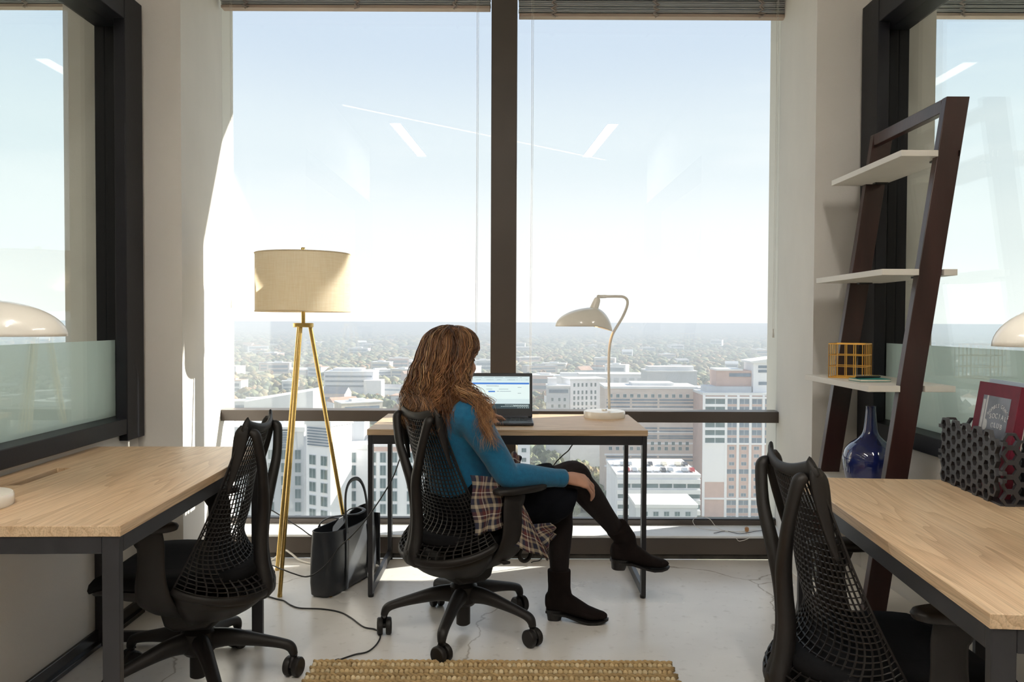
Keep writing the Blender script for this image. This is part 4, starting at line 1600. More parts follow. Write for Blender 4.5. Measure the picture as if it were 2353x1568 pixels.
for z in (1.246, 1.510):
    mb.tube([V((0.2147 * math.cos(a), 0.2147 * math.sin(a), z)) for a in [2 * math.pi * k / 64 for k in range(64)]], 0.003, n=6, closed=True)
mb.build('shade_hem', M_LINEN, shd, smooth=180)
mb = MB()
for k in range(3):
    a = 2 * math.pi * k / 3 + 0.4
    mb.tube([V((0, 0, 1.503)), V((0.21 * math.cos(a), 0.21 * math.sin(a), 1.503))], 0.0018, n=6)
mb.build('spider', M_BRASS, shd, smooth=60)
MB().ball((0, 0, 1.43), (0.030, 0.030, 0.038), 16, 12).build('bulb', M_SHELF, t, smooth=180)

# ------------------------------------------------------------------ desk lamp
LX = V((0.455, 3.945, 0.735))
t = thing('desk_lamp', 'cream enamel desk lamp with a gooseneck on the window desk', 'desk lamp', LX)
MB().lathe([(0.100, 0.0), (0.1015, 0.004), (0.1015, 0.026), (0.098, 0.031), (0.060, 0.033), (0.014, 0.034), (0.012, 0.040)], 48).build('base', M_WHITEMETAL, t, smooth=35)
stem = [(1400, 940), (1399, 880), (1399, 830), (1401, 795), (1407, 770), (1418, 750), (1430, 730), (1438, 712), (1442, 698), (1440, 688), (1432, 682.5), (1420, 681.5), (1400, 681.5), (1378, 681.5)]
mb = MB()
pts = [at(x, y, 3.945) - LX for x, y in stem]
mb.tube([V(q) for q in cat_curve([tuple(p) for p in pts], 4)], 0.0068, n=12)
mb.build('stem', M_WHITEMETAL, t, smooth=180)
mb = MB()
jp = at(1375, 682, 3.945) - LX
mb.tube([jp + V((0, -0.012, 0)), jp + V((0, 0.012, 0))], 0.009, n=14)
mb.tube([jp, at(1393, 681.5, 3.945) - LX], 0.0085, n=12)
mb.build('joint', M_WHITEMETAL, t, smooth=40)
mb = MB()
smooth_tube(mb, [(*(at(1374, 685, 3.945) - LX), 0.011), (*(at(1372, 690, 3.945) - LX), 0.0165), (*(at(1366, 706, 3.945) - LX), 0.0205), (*(at(1364, 712, 3.945) - LX), 0.022)], 4, 20)
mb.build('shade_neck', M_WHITEMETAL, t, smooth=60)


def shade_pt(a, v):
    """a around, v 0 apex .. 1 rim: a long asymmetrical dome, its left lip drawn out"""
    ap = at(1364, 706.5, 3.945) - LX
    ca, sa = math.cos(a), math.sin(a)
    if ca < 0:
        rx, lip = 0.187, -0.094
    else:
        rx, lip = 0.092, -0.117
    x = ca * rx
    y = sa * 0.098
    dip = lip * abs(ca) ** 1.4 + (-0.094) * (1 - abs(ca) ** 1.4)
    s = math.sin(v * math.pi / 2)
    h = 1 - math.cos(v * math.pi / 2) ** (1.15 if ca > 0 else 1.0)
    return ap + V((x * s ** 1.08, y * s, dip * h))


n = 48
mb = MB()
mb.add([shade_pt(2 * math.pi * i / n, 0.02 + 0.98 * j / 16) for j in range(17) for i in range(n)], [(j * n + i, (j + 1) * n + i, (j + 1) * n + (i + 1) % n, j * n + (i + 1) % n) for j in range(16) for i in range(n)])
o = mb.build('lamp_shade', M_WHITEMETAL, t, smooth=180)
q = o.modifiers.new('shell', 'SOLIDIFY')
q.thickness = 0.003
mb = MB()
bc = at(1372, 738, 3.945) - LX
mb.ball(bc, (0.028, 0.028, 0.030), 16, 12)
mb.build('bulb', mat_emit('warm_bulb', (1.0, 0.55, 0.18), 5.0), t, smooth=180)

# its twins on the two side desks, mostly outside the frame
def twin(x, y, rz, label):
    c = copy_tree(t)
    c.location = (x, y, 0.735)
    c.rotation_euler = (0, 0, rz)
    c.scale = (1, 1, 0.955)
    tag(c, label, 'desk lamp')


q = on(-76, 1165, 0.735)
twin(q.x, q.y, math.pi * 1.02, 'cream desk lamp at the frame edge, on the desk with the cable slot')
twin(1.103, 1.43, 0.0, 'cream desk lamp whose shade tip shows above the maroon book')

# ------------------------------------------------------------------ laptop
t = thing('laptop', 'open black laptop showing a web page on the window desk', 'laptop', (-0.062, 0, 0.735))
hx, hy0, hy1 = 0.160, 3.585, 3.815
MB().box(-hx, hx, hy0, hy1, 0.003, 0.014).build('body', M_LAPDECK, t, bevel=0.003)
for sx in (-0.13, 0.13):
    MB().box(sx - 0.015, sx + 0.015, hy0 + 0.02, hy1 - 0.02, 0.0, 0.004).build('foot', M_RUBBER, t)
kb = MB()
for r in range(5):
    for c in range(14):
        x = -0.137 + c * 0.0197
        y = hy1 - 0.035 - r * 0.0192
        kb.box(x, x + 0.0165, y - 0.0162, y, 0.014, 0.0158)
kb.build('keyboard', M_KEY, t, kind='stuff')
MB().box(-0.05, 0.05, hy0 + 0.012, hy0 + 0.075, 0.0138, 0.0144).build('touchpad', M_KEY, t, bevel=0.0003)
tilt = -14 * R2D
SM = Matrix.Translation((0, hy1 - 0.004, 0.014)) @ Matrix.Rotation(tilt, 4, 'X')
mb = MB()
mb.box(-hx, hx, -0.0035, 0.0035, 0.0, 0.212, SM)
lid = mb.build('lid', M_LAPTOP, t, bevel=0.003)
MB().box(-hx + 0.02, hx - 0.02, -0.006, 0.004, -0.004, 0.006, SM).build('hinge', M_LAPDECK, t)
SW = mat_emit('screen_page', (0.62, 0.74, 0.74), 0.42)
SWT = mat_emit('screen_tab', (0.52, 0.64, 0.67), 0.42)
SB = mat_emit('screen_blue', (0.02, 0.12, 0.42), 0.55)
SD = mat_emit('screen_dark', (0.02, 0.04, 0.05), 0.5)
ST = mat_emit('screen_text', (0.22, 0.30, 0.34), 0.42)
SLT = mat_emit('screen_lighttext', (0.5, 0.6, 0.6), 0.5)


def scr(name, x0, x1, z0, z1, m, k):
    return MB().box(x0, x1, -0.0037 - 0.00012 * k, -0.0034, z0, z1, SM).build(name, m, lid)


scr('screen', -0.150, 0.147, 0.040, 0.195, SW, 1)
scr('browser_bar', -0.150, 0.147, 0.170, 0.195, SWT, 2)
scr('header_bar', -0.150, 0.145, 0.157, 0.165, SB, 2)
scr('task_bar', -0.150, 0.147, 0.040, 0.063, SD, 2)
scr('button', -0.050, -0.018, 0.119, 0.125, SB, 2)
scr('footer_band', -0.150, 0.145, 0.063, 0.086, SWT, 2)
mb = MB()
rng = random.Random(4)
for x, z, w in ((-0.06, 0.148, .05), (-0.02, .1475, .02), (0.09, .141, .018), (-.06, .1325, .028), (0.0, .1325, .045), (-.01, .122, .012), (.005, .122, .03), (.03, .122, .028), (.09, .1125, .016)):
    mb.box(x, x + w, -0.0041, -0.0034, z, z + 0.0022, SM)
for x, w in ((-0.12, .04), (-0.07, .045), (-.02, .04), (.03, .06), (.1, .01)):
    mb.box(x, x + w, -0.0041, -0.0034, 0.1885, 0.1905, SM)
    mb.box(x + 0.01, x + w * 0.8, -0.0041, -0.0034, 0.178, 0.1795, SM)
for x in (0.13, 0.136, -0.09, -0.03, 0.0, 0.05, 0.085):
    mb.box(x, x + 0.003, -0.0041, -0.0034, 0.178, 0.1805, SM)
mb.build('page_text', ST, lid, kind='stuff')
mb = MB()
for z, a, b in ((0.0565, 0.03, .143), (.053, .07, .143), (.0495, .01, .143)):
    x = a
    while x < b:
        w = rng.uniform(0.003, 0.009)
        mb.box(x, min(b, x + w), -0.0042, -0.0034, z, z + 0.0016, SM)
        x += w + 0.0016
for x in (.09, .10, .11, .12, .13, .138):
    mb.box(x, x + 0.004, -0.0042, -0.0034, 0.043, 0.0455, SM)
mb.build('status_text', SLT, lid, kind='stuff')
p = on(1222, 952, 0.735)
t = thing('pen', 'dark pen lying behind the laptop', 'pen', p, 0.05)
mb = MB()
mb.tube([(-0.06, 0, 0.004), (-0.05, 0, 0.004), (0.03, 0, 0.004), (0.036, 0, 0.004)], [0.0015, 0.0038, 0.0038, 0.003], n=10)
mb.build('barrel', M_RUBBER, t, smooth=40)

# ------------------------------------------------------------------ leaning ladder shelf
t = thing('ladder_shelf', 'tall dark wood ladder shelf with five pale shelves leaning on the partition', 'shelf', (1.20, 2.88, 0))
SO = V((1.20, 2.88, 0))
slope = 0.1455
YN, YF = 2.615, 3.135
for yc in (YN, YF):
    mb = MB()
    w, d = 0.037, 0.0155
    zt = 1.93
    xb = 1.148 - SO.x
    y = yc - SO.y
    top = [(xb + slope * zt - w, zt), (xb + slope * zt + w, zt)]
    bot = [(xb - w, 0), (xb + w, 0)]
    mb.hexa([V((bot[0][0], y - d, 0)), V((bot[1][0], y - d, 0)), V((bot[1][0], y + d, 0)), V((bot[0][0], y + d, 0)),
             V((top[0][0], y - d, zt)), V((top[1][0], y - d, zt)), V((top[1][0], y + d, zt)), V((top[0][0], y + d, zt))])
    mb.build('side_rail', M_ESPRESSO, t, bevel=0.002)
xb = 1.148 + slope * 1.90 - SO.x
MB().box(xb - 0.034, xb - 0.006, YN - SO.y + 0.0155, YF - SO.y - 0.0155, 1.885, 1.928).build('top_rail', M_ESPRESSO, t, bevel=0.002)
SHELVES = []
for z, xf in ((1.757, 1.245), (1.376, 1.190), (0.999, 1.150), (0.623, 1.112), (0.250, 1.072)):
    x0, x1 = xf - SO.x, min(1.432, xf + 0.27 + (0.02 if z < 1.2 else 0)) - SO.x
    y0, y1 = YN - 0.022 - SO.y, YF + 0.022 - SO.y
    rc = 1.148 + slope * z - SO.x
    mb = MB()
    # board notched round both rails
    n0, n1 = YN - SO.y + 0.016, YF - SO.y - 0.016
    a, b = max(x0, rc - 0.040), min(x1, rc + 0.040)
    mb.prism([(x0, y0), (a, y0), (a, n0), (b, n0), (b, y0), (x1, y0), (x1, y1), (b, y1), (b, n1), (a, n1), (a, y1), (x0, y1)], z - 0.020, z)
    mb.build('shelf_board', M_SHELF, t, bevel=0.001)
    mb = MB()
    for yy in (YN - SO.y + 0.05, YF - SO.y - 0.05):
        mb.box(rc - 0.025, rc + 0.025, yy - 0.012, yy + 0.012, z - 0.026, z - 0.0195)
    mb.build('bracket', M_BRASS if z > 9 else M_BASE, t)
    SHELVES.append(z)

# things on the shelf
p = at(1999, 1080, 2.86)
t = thing('vase', 'glossy navy blue bottle vase with a long neck on the ladder shelf', 'vase', (p.x, 2.86, 0.624))
VP = [(0.060, 0.0), (0.074, 0.004), (0.086, 0.04), (0.093, 0.085), (0.0915, 0.105), (0.083, 0.128), (0.068, 0.147), (0.050, 0.161), (0.035, 0.174), (0.0255, 0.190), (0.0215, 0.215), (0.0185, 0.245), (0.0162, 0.274), (0.0170, 0.281), (0.0150, 0.282), (0.0130, 0.275), (0.0128, 0.20)]
c = cat_curve(VP, 3)
MB().lathe([(q[0], q[1]) for q in c], 40).build('bottle', M_NAVY, t, smooth=180)

p = on(1953, 868, 1.0)
t = thing('wire_basket', 'gold wire grid basket on the middle of the ladder shelf', 'basket', (p.x, p.y, 1.0), -0.62)
bw, bd, bh = 0.062, 0.055, 0.125
sides = []
for k in range(4):
    mb = MB()
    M4 = Matrix.Rotation(k * math.pi / 2, 4, 'Z')
    w, d = (bw, bd) if k % 2 == 0 else (bd, bw)
    for i in range(5):
        x = -w + 2 * w * i / 4
        mb.tube([M4 @ V((x, -d, 0.002)), M4 @ V((x, -d, bh))], 0.0017, n=6)
    for i in range(4):
        z = 0.002 + (bh - 0.002) * i / 3
        mb.tube([M4 @ V((-w, -d, z)), M4 @ V((w, -d, z))], 0.0017 if 0 < i < 3 else 0.0022, n=6)
    mb.build('wire_side', M_GOLDWIRE, t, smooth=60)
mb = MB()
for i in range(4):
    mb.tube([(-bw, -bd + 2 * bd * i / 3, 0.002), (bw, -bd + 2 * bd * i / 3, 0.002)], 0.0015, n=6)
mb.build('wire_bottom', M_GOLDWIRE, t, smooth=60)
p = on(1998, 876, 1.0)
t = thing('notebook', 'thin teal notebook lying on the ladder shelf in front of the gold basket', 'notebook', (p.x, p.y, 1.0), 0.1)
MB().box(-0.055, 0.055, -0.04, 0.04, 0.0, 0.0015).build('back_cover', M_TEAL, t)
MB().box(-0.054, 0.053, -0.039, 0.039, 0.0015, 0.0075).build('pages', M_PAGE, t)
MB().box(-0.055, 0.055, -0.04, 0.04, 0.0075, 0.009).build('front_cover', M_TEAL, t, bevel=0.0004)
t = thing('pen', 'black pen lying on the teal notebook', 'pen', (p.x - 0.005, p.y + 0.012, 1.0091), 0.35)
mb = MB()
mb.tube([(-0.05, 0, 0.004), (-0.043, 0, 0.004), (0.055, 0, 0.004), (0.06, 0, 0.004)], [0.001, 0.004, 0.004, 0.003], n=10)
mb.build('barrel', M_RUBBER, t, smooth=40)
mb = MB()
mb.box(0.02, 0.055, -0.0012, 0.0012, 0.0078, 0.0092)
mb.build('clip', M_BRASS, t)
p = on(2035, 624, 1.376)
t = thing('paper', 'sheet of white paper lying on the second shelf from the top', 'paper', (p.x + 0.05, p.y + 0.05, 1.3762))
MB().box(-0.05, 0.06, -0.07, 0.05, 0, 0.004).build('sheet', M_SILL, t)
# clear glass bowl low on the shelf, seen past the chair
p = at(1836, 1268, 3.0)
t = thing('glass_bowl', 'clear glass bowl on the lowest ladder shelf behind the chair back', 'bowl', (1.150, 3.0, 0.251))
GB = [(0.035, 0.0), (0.055, 0.010), (0.074, 0.05), (0.078, 0.085), (0.072, 0.125), (0.066, 0.145), (0.069, 0.150), (0.0655, 0.150), (0.0625, 0.144), (0.069, 0.124), (0.0745, 0.085), (0.070, 0.052), (0.052, 0.016), (0.0, 0.012)]
MB().lathe([(max(q[0], 0.0005), q[1]) for q in cat_curve(GB, 3)], 36).build('bowl', M_CLEAR, t, smooth=180)

# ------------------------------------------------------------------ hexagon file organizer with books
OA, OB = on(2164, 1103, 0.735), on(2301, 1165, 0.735)
od = (OB - OA).normalized()
on_ = V((-od.y, od.x, 0))           # into the wall side
if on_.x < 0:
    on_ = -on_
OL = (OB - OA).length
OW, OT = 0.115, 0.011
t = thing('file_organizer', 'dark grey hexagon lattice file organizer on the oak desk', 'organizer', OA)


def hex_panel(org, ax, nrm, ncol, nrow, pitch, zlo, trim_top):
    """lattice plate of hexagonal rings that share their walls"""
    mb = MB()
    R = pitch / math.sqrt(3)                 # pointy sides left and right: flat-topped cells in columns
    r_in = R * 0.68
    for c in range(ncol):
        for r in range(nrow if c % 2 == 0 else nrow - trim_top):
            cx = R + c * 1.5 * R
            cz = zlo + pitch * (r + 0.5 + (0.5 if c % 2 else 0))
            vs = []
            for dy in (-OT / 2, OT / 2):
                for rad in (R * 1.005, r_in):
                    for k in range(6):
                        a = k * math.pi / 3
                        vs.append(org + ax * (cx + rad * math.cos(a)) + UP * (cz + rad * math.sin(a)) + nrm * dy)
            fs = []
            for k in range(6):
                k2 = (k + 1) % 6
                fs += [(k, k2, 6 + k2, 6 + k), (12 + k2, 12 + k, 18 + k, 18 + k2), (k2, k, 12 + k, 12 + k2), (6 + k, 6 + k2, 18 + k2, 18 + k)]
            mb.add(vs, fs)
    return mb


pitch = 0.0375
ncol = int((OL - 0.01) / (1.5 * pitch / math.sqrt(3)))
Z0 = V((0, 0, 0))
hex_panel(Z0, od, on_, ncol, 5, pitch, 0.0, 1).build('lattice_panel', M_HEX, t)
hex_panel(on_ * OW, od, on_, ncol, 5, pitch, 0.0, 1).build('lattice_panel', M_HEX, t)
for e in (od * 0.006, od * (OL - 0.006)):
    hex_panel(e, on_, od, 3, 5, pitch, 0.0, 1).build('end_panel', M_HEX, t)
mb = MB()
mb.hexa([od * 0.004 + UP * 0.0, od * (OL - 0.004), od * (OL - 0.004) + on_ * OW, od * 0.004 + on_ * OW] + [q + UP * 0.005 for q in (od * 0.004, od * (OL - 0.004), od * (OL - 0.004) + on_ * OW, od * 0.004 + on_ * OW)])
mb.build('bottom_plate', M_HEX, t)
for x in (0.0, OL):
    for r in (1, 2, 4):
        mb = MB()
        c = od * (x - 0.004 if x == 0 else x + 0.004) + UP * (pitch * (r + 0.5 - (0.5 if r > 1 else 0) + 0.3))
        mb.box(-0.010, 0.010, -OT / 2, OT / 2, -0.005, 0.005, Matrix.Translation(c) @ Matrix((od, on_, UP)).transposed().to_4x4())
        mb.build('joint_tab', M_HEX, t)

# maroon book leaning in the organizer
BL = at(2238, 869, 2.315)
k0, k1 = 0.045, 0.265


def book(name, label, along0, along1, off0, off1, h, cover, thick=0.022, lean=0.10):
    t = thing(name, label, 'book', OA + UP * 0.006)
    ax = od
    tl = (UP + on_ * lean).normalized()
    nn = ax.cross(tl).normalized()
    if nn.dot(on_) < 0:
        nn = -nn
    o = on_ * off0
    F = lambda a, b, c: o + ax * a + tl * b + nn * c
    def slab(nm, a0, a1, b0, b1, c0, c1, m, par=None, bevel=0.0):
        mb = MB()
        mb.hexa([F(a0, b0, c0), F(a1, b0, c0), F(a1, b0, c1), F(a0, b0, c1), F(a0, b1, c0), F(a1, b1, c0), F(a1, b1, c1), F(a0, b1, c1)])
        return mb.build(nm, m, par or t, bevel=bevel)
    slab('cover', along0, along1, 0, h, 0, 0.003, cover, bevel=0.0008)
    slab('cover', along0, along1, 0, h, thick, thick + 0.003, cover, bevel=0.0008)
    slab('spine', along1 - 0.003, along1, 0, h, 0.003, thick, cover)
    slab('pages', along0 + 0.004, along1 - 0.003, 0.003, h - 0.004, 0.003, thick, M_PAGE)
    return t, F, slab


tb, F, slab = book('book', 'maroon hardback with a grey cover photo reading HUMBLE GENTS SOCIAL CLUB', 0.058, 0.285, 0.030, 0, 0.298, M_MAROON, lean=0.16)
a0, a1, b0, b1 = 0.098, 0.248, 0.030, 0.262
pic = slab('cover_photo', a0, a1, b0, b1, -0.0008, 0.0005, M_PHOTOGREY)
slab('photo_post', a0 + 0.004, a0 + 0.018, b0, b1 - 0.012, -0.0010, 0.0, M_PHOTOLIGHT, pic)
slab('photo_post', a0 + 0.022, a0 + 0.030, b0, b1, -0.0010, 0.0, M_PHOTOLIGHT, pic)
mb = MB()
for k in range(9):
    z = b0 + 0.022 + k * 0.009
    mb.hexa([F(a0 + 0.075, z, -0.0011), F(a1 - 0.012, z, -0.0011), F(a1 - 0.012, z, 0), F(a0 + 0.075, z, 0), F(a0 + 0.075, z + 0.003, -0.0011), F(a1 - 0.012, z + 0.003, -0.0011), F(a1 - 0.012, z + 0.003, 0), F(a0 + 0.075, z + 0.003, 0)])
mb.build('photo_lines', M_PHOTOLIGHT, pic, kind='stuff')


def disc(cx, cz, rx, rz, m, k, n=20):
    mb = MB()
    p0 = [F(cx + rx * math.cos(2 * math.pi * i / n), cz + rz * math.sin(2 * math.pi * i / n), -0.0009 - 0.0001 * k) for i in range(n)]
    p1 = [F(cx + rx * math.cos(2 * math.pi * i / n), cz + rz * math.sin(2 * math.pi * i / n), 0) for i in range(n)]
    mb.loft([p0, p1])
    mb.build('photo_figure', m, pic)


disc(a0 + 0.032, b0 + 0.085, 0.022, 0.060, M_PHOTODARK, 1)
disc(a0 + 0.034, b0 + 0.150, 0.012, 0.016, M_PHOTOLIGHT, 2)
disc(a0 + 0.062, b0 + 0.045, 0.028, 0.060, M_PHOTODARK, 3)
disc(a0 + 0.062, b0 + 0.105, 0.017, 0.021, M_PHOTOLIGHT, 4)
disc(a0 + 0.060, b0 + 0.060, 0.014, 0.030, M_PHOTOLIGHT, 5)
TXT = mat('printed_lettering', (0.62, 0.62, 0.64), 0.5, var=0.05)


def letter(ch, a, b, size, rot):
    cu = bpy.data.curves.new('lettering', 'FONT')
    cu.body = ch
    cu.size = size
    cu.align_x = 'CENTER'
    cu.align_y = 'CENTER'
    cu.extrude = 0.0003
    ob = bpy.data.objects.new('lettering', cu)
    COL.objects.link(ob)
    dg = bpy.context.evaluated_depsgraph_get()
    me = bpy.data.meshes.new_from_object(ob.evaluated_get(dg))
    bpy.data.objects.remove(ob)
    O, X, Y = F(a, b, -0.0014), F(a + 1, b, -0.0014), F(a, b + 1, -0.0014)
    ex, ey = (X - O), (Y - O)
    ez = ex.cross(ey)
    Mx = Matrix((ex, ey, ez)).transposed().to_4x4()
    Mx.translation = O
    me.transform(Mx @ Matrix.Rotation(rot, 4, 'Z'))
    return me


for wd, cx, cz, size, arc in (('HUMBLE GENTS', 0.097, 0.200, 0.0190, 0.026), ('SOCIAL', 0.099, 0.178, 0.0200, 0.004), ('CLUB', 0.099, 0.153, 0.0200, 0.002)):
    n = len(wd)
    sp = size * 0.56 if n > 8 else size * 0.82
    bmx = bmesh.new()
    for i, chh in enumerate(wd):
        if chh == ' ':
            continue
        q = (i - (n - 1) / 2)
        a = a0 + cx + q * sp * (0.92 if n > 8 else 1)
        tt = q / ((n - 1) / 2)
        me = letter(chh, a, b0 + cz - arc * tt * tt + arc * 0.3, size * (0.78 if n > 8 else 1), -tt * arc * 14 if n > 8 else -tt * arc * 8)
        bmx.from_mesh(me)
        bpy.data.meshes.remove(me)
    me = bpy.data.meshes.new('lettering')
    bmx.to_mesh(me)
    bmx.free()
    link('lettering', me, TXT, pic)
tb2, F2, slab2 = book('book', 'pale blue thin book behind the maroon hardback', 0.048, 0.25, 0.061, 0, 0.305, M_BLUEBOOK, thick=0.010, lean=0.16)
t = thing('folder', 'pale peach paper folder between the books in the hexagon organizer', 'folder', OA + UP * 0.006)
mb = MB()
G = lambda a, b, c: on_ * (0.078 + c) + od * a + (UP + on_ * 0.16).normalized() * b
mb.hexa([G(0.030, 0, 0), G(0.24, 0, 0), G(0.24, 0, 0.004), G(0.030, 0, 0.004), G(0.034, 0.262, 0), G(0.24, 0.262, 0), G(0.24, 0.262, 0.004), G(0.034, 0.262, 0.004)])
mb.build('sheet', M_PEACH, t)

# ------------------------------------------------------------------ tote bag
BG = V((-0.762, 3.66, 0))
bl = (V((-0.640, 3.900, 0)) - V((-0.800, 3.450, 0))).normalized()     # long direction, away from the camera
bs = V((-bl.y, bl.x, 0))                                           # short direction, to the left
t = thing('tote_bag', 'black leather tote bag standing on the floor beside the tripod lamp', 'bag', BG)


def bag_ring(L, W, z, lean=0.0, n=40, p=5.0, dz=None):
    out = []
    for i in range(n):
        a = 2 * math.pi * i / n
        x = math.copysign(abs(math.cos(a)) ** (2 / p), math.cos(a)) * L
        y = math.copysign(abs(math.sin(a)) ** (2 / p), math.sin(a)) * W
        q = bl * (x + lean) + bs * y + UP * (z + (dz(x / L, y / W) if dz else 0))
        out.append(q)
    return out


mb = MB()
top = lambda x, y: 0.030 * max(0, x) ** 2 - 0.012 * (1 - x * x) * 1.0
rings = [bag_ring(0.205, 0.052, 0.004), bag_ring(0.212, 0.060, 0.010), bag_ring(0.214, 0.066, 0.06), bag_ring(0.216, 0.070, 0.14, p=4), bag_ring(0.220, 0.071, 0.21, p=3.2), bag_ring(0.224, 0.068, 0.270, p=2.6, dz=top), bag_ring(0.225, 0.067, 0.288, p=2.5, dz=top)]
inner = [bag_ring(0.221, 0.063, 0.287, p=2.5, dz=top), bag_ring(0.217, 0.062, 0.24, p=2.6), bag_ring(0.208, 0.060, 0.15, p=3), bag_ring(0.20, 0.055, 0.02, p=4)]
mb.loft(rings + inner)
mb.build('bag_body', M_LEATHER, t, smooth=70)
mb = MB()
mb.tube(bag_ring(0.2235, 0.0655, 0.2885, p=2.5, dz=top), 0.0032, n=6, closed=True)
mb.build('rim_binding', M_LEATHER, t, smooth=180)
# side gusset flap leaning out at the far end
mb = MB()
fl = lambda u, v: bl * (0.220 + 0.060 * (1 - v) * math.sin(u * math.pi)) + bs * (-0.062 + 0.11 * u) + UP * (0.012 + 0.27 * v)
mb.sheet(fl, 10, 10)
o = mb.build('gusset', M_LEATHER, t, smooth=180)
o.modifiers.new('thick', 'SOLIDIFY').thickness = 0.003
for s in (-1, 1):
    for x in (-0.095, 0.095):
        mb = MB()
        pts = [bl * x + bs * (s * (0.0685 + 0.004 * math.sin(z * 9))) + UP * z for z in (0.012, 0.08, 0.15, 0.22, 0.262)]
        mb.tube(pts, [(0.0115, 0.003)] * 5, n=8, up=bs)
        mb.build('strap_tab', M_LEATHER, t, smooth=60)
# upright handle and fallen handle
mb = MB()
HP = [(-0.095, -0.070, 0.235), (-0.095, -0.068, 0.30), (-0.075, -0.050, 0.37), (-0.035, -0.030, 0.435), (0.02, -0.02, 0.470), (0.085, -0.022, 0.466), (0.106, -0.04, 0.42), (0.102, -0.06, 0.33), (0.095, -0.069, 0.24)]
mb.tube([bl * q[0] + bs * q[1] + UP * q[2] for q in cat_curve(HP, 5)], [(0.0095, 0.0032)] * (len(HP) * 5 - 4), n=8, up=bs)
mb.build('handle', M_LEATHER, t, smooth=180)
mb = MB()
HP = [(-0.095, 0.070, 0.235), (-0.10, 0.066, 0.292), (-0.075, 0.03, 0.318), (-0.03, -0.02, 0.322), (0.03, -0.05, 0.318), (0.09, -0.05, 0.322), (0.115, 0.0, 0.325), (0.105, 0.05, 0.305), (0.095, 0.069, 0.24)]
mb.tube([bl * q[0] + bs * q[1] + UP * q[2] for q in cat_curve(HP, 5)], [(0.0095, 0.0032)] * (len(HP) * 5 - 4), n=8, up=(0, 0, 1))
mb.build('handle', M_LEATHER, t, smooth=180)
for x in (-0.105, -0.085):
    mb = MB()
    mb.ball(bl * x + bs * -0.0735 + UP * 0.232, 0.0032, 10, 8)
    mb.build('rivet', M_BRASS, t, smooth=180)
mb = MB()
for x, y in ((-0.18, -0.04), (-0.18, 0.04), (0.18, -0.04), (0.18, 0.04)):
    mb.lathe([(0.006, 0.0), (0.007, 0.003), (0.004, 0.006)], 10, Matrix.Translation(bl * x + bs * y))
mb.build('bag_feet', M_BRASS, t, smooth=60, kind='stuff')


# ------------------------------------------------------------------ cables
def cable(name, label, pts, r, m, plug=None):
    c = [V(q) for q in cat_curve([tuple(p) for p in pts], 8)]
    o0 = V(pts[0])
    t = thing(name, label, 'cable', o0)
    mb = MB()
    mb.tube([p - o0 for p in c], r, n=8)
    mb.build('cord', m, t, smooth=180)
    if plug:
        d = (c[-1] - c[-2]).normalized()
        mb = MB()
        mb.tube([c[-1] - o0 - d * 0.002, c[-1] - o0 + d * 0.004, c[-1] - o0 + d * 0.022, c[-1] - o0 + d * 0.030], [r, r * 2.2, r * 2.2, r * 1.4], n=10)
        mb.build('plug', m, t, smooth=50)
    return t


Fz = 0.0035
cable('power_cable', 'black cable hanging from the window desk past the tote bag', [V((-0.46, 3.475, 0.652)), at(920, 1052, 3.47), at(904, 1095, 3.44), at(880, 1138, 3.42), at(843, 1192, 3.40), at(812, 1228, 3.39), at(780, 1258, 3.385), at(757, 1290, 3.385), at(730, 1315, 3.385), at(704, 1326, 3.38), at(672, 1318, 3.39), at(645, 1308, 3.42), at(615, 1302, 3.5), V((-1.20, 3.60, 0.02)), V((-1.28, 3.62, Fz))], 0.0028, M_RUBBER)
cable('power_cable', 'black cable snaking over the floor in front of the tripod lamp', [on(560, 1352, Fz), on(600, 1366, Fz), on(632, 1376, Fz), on(652, 1381, Fz), on(668, 1391, Fz), on(690, 1398, Fz), on(740, 1400, Fz), on(780, 1407, Fz), on(806, 1420, Fz), on(835, 1441, Fz), on(862, 1447, Fz), on(872, 1456, Fz), on(873, 1468, Fz), on(862, 1485, Fz), on(843, 1499, Fz), on(815, 1505, Fz), on(780, 1517, Fz)], 0.003, M_RUBBER, plug=True)
cable('power_cable', 'black cable looping from the sill behind the tripod lamp', [at(540, 1120, 4.03), at(575, 1150, 4.0), at(622, 1172, 3.98), at(655, 1192, 3.98), at(690, 1214, 3.98), at(712, 1230, 3.96), V((-0.93, 3.98, 0.10)), V((-0.88, 3.97, 0.02)), V((-0.80, 3.98, Fz))], 0.003, M_RUBBER)
cable('power_cable', 'black cable dropping under the desk by the woman raised knee', [V((0.36, 3.98, 0.652)), at(1316, 1022, 3.97), at(1306, 1036, 3.95), at(1290, 1050, 3.93), at(1270, 1075, 3.92), at(1255, 1130, 3.93), V((0.16, 3.95, 0.06)), V((0.10, 3.98, Fz))], 0.003, M_RUBBER)
cable('extension_cord', 'white cord arching on the floor behind the tripod lamp', [on(560, 1300, 0.006), at(620, 1290, 4.00), at(652, 1266, 4.0), at(668, 1272, 3.99), at(686, 1286, 3.98), on(708, 1294, 0.006), on(740, 1300, 0.006)], 0.005, M_CABLEW)
SZ = 0.1275
cable('phone_cable', 'thin white wire looped on the window sill', [on(1740, 1218, SZ), on(1690, 1222, SZ), on(1640, 1219, SZ), at(1604, 1213, 4.16), at(1592, 1197, 4.18), at(1608, 1187, 4.18), at(1630, 1193, 4.17), at(1645, 1210, 4.16), on(1665, 1220, SZ), on(1712, 1224, SZ), at(1722, 1236, 4.03), at(1700, 1244, 4.025), at(1692, 1238, 4.02)], 0.0016, M_CABLEW)
cable('phone_cable', 'thin dark wire lying along the window sill', [on(1640, 1226, SZ), on(1668, 1221, SZ), on(1700, 1227, SZ), on(1738, 1221, SZ), on(1760, 1219, SZ)], 0.0014, M_RUBBER)
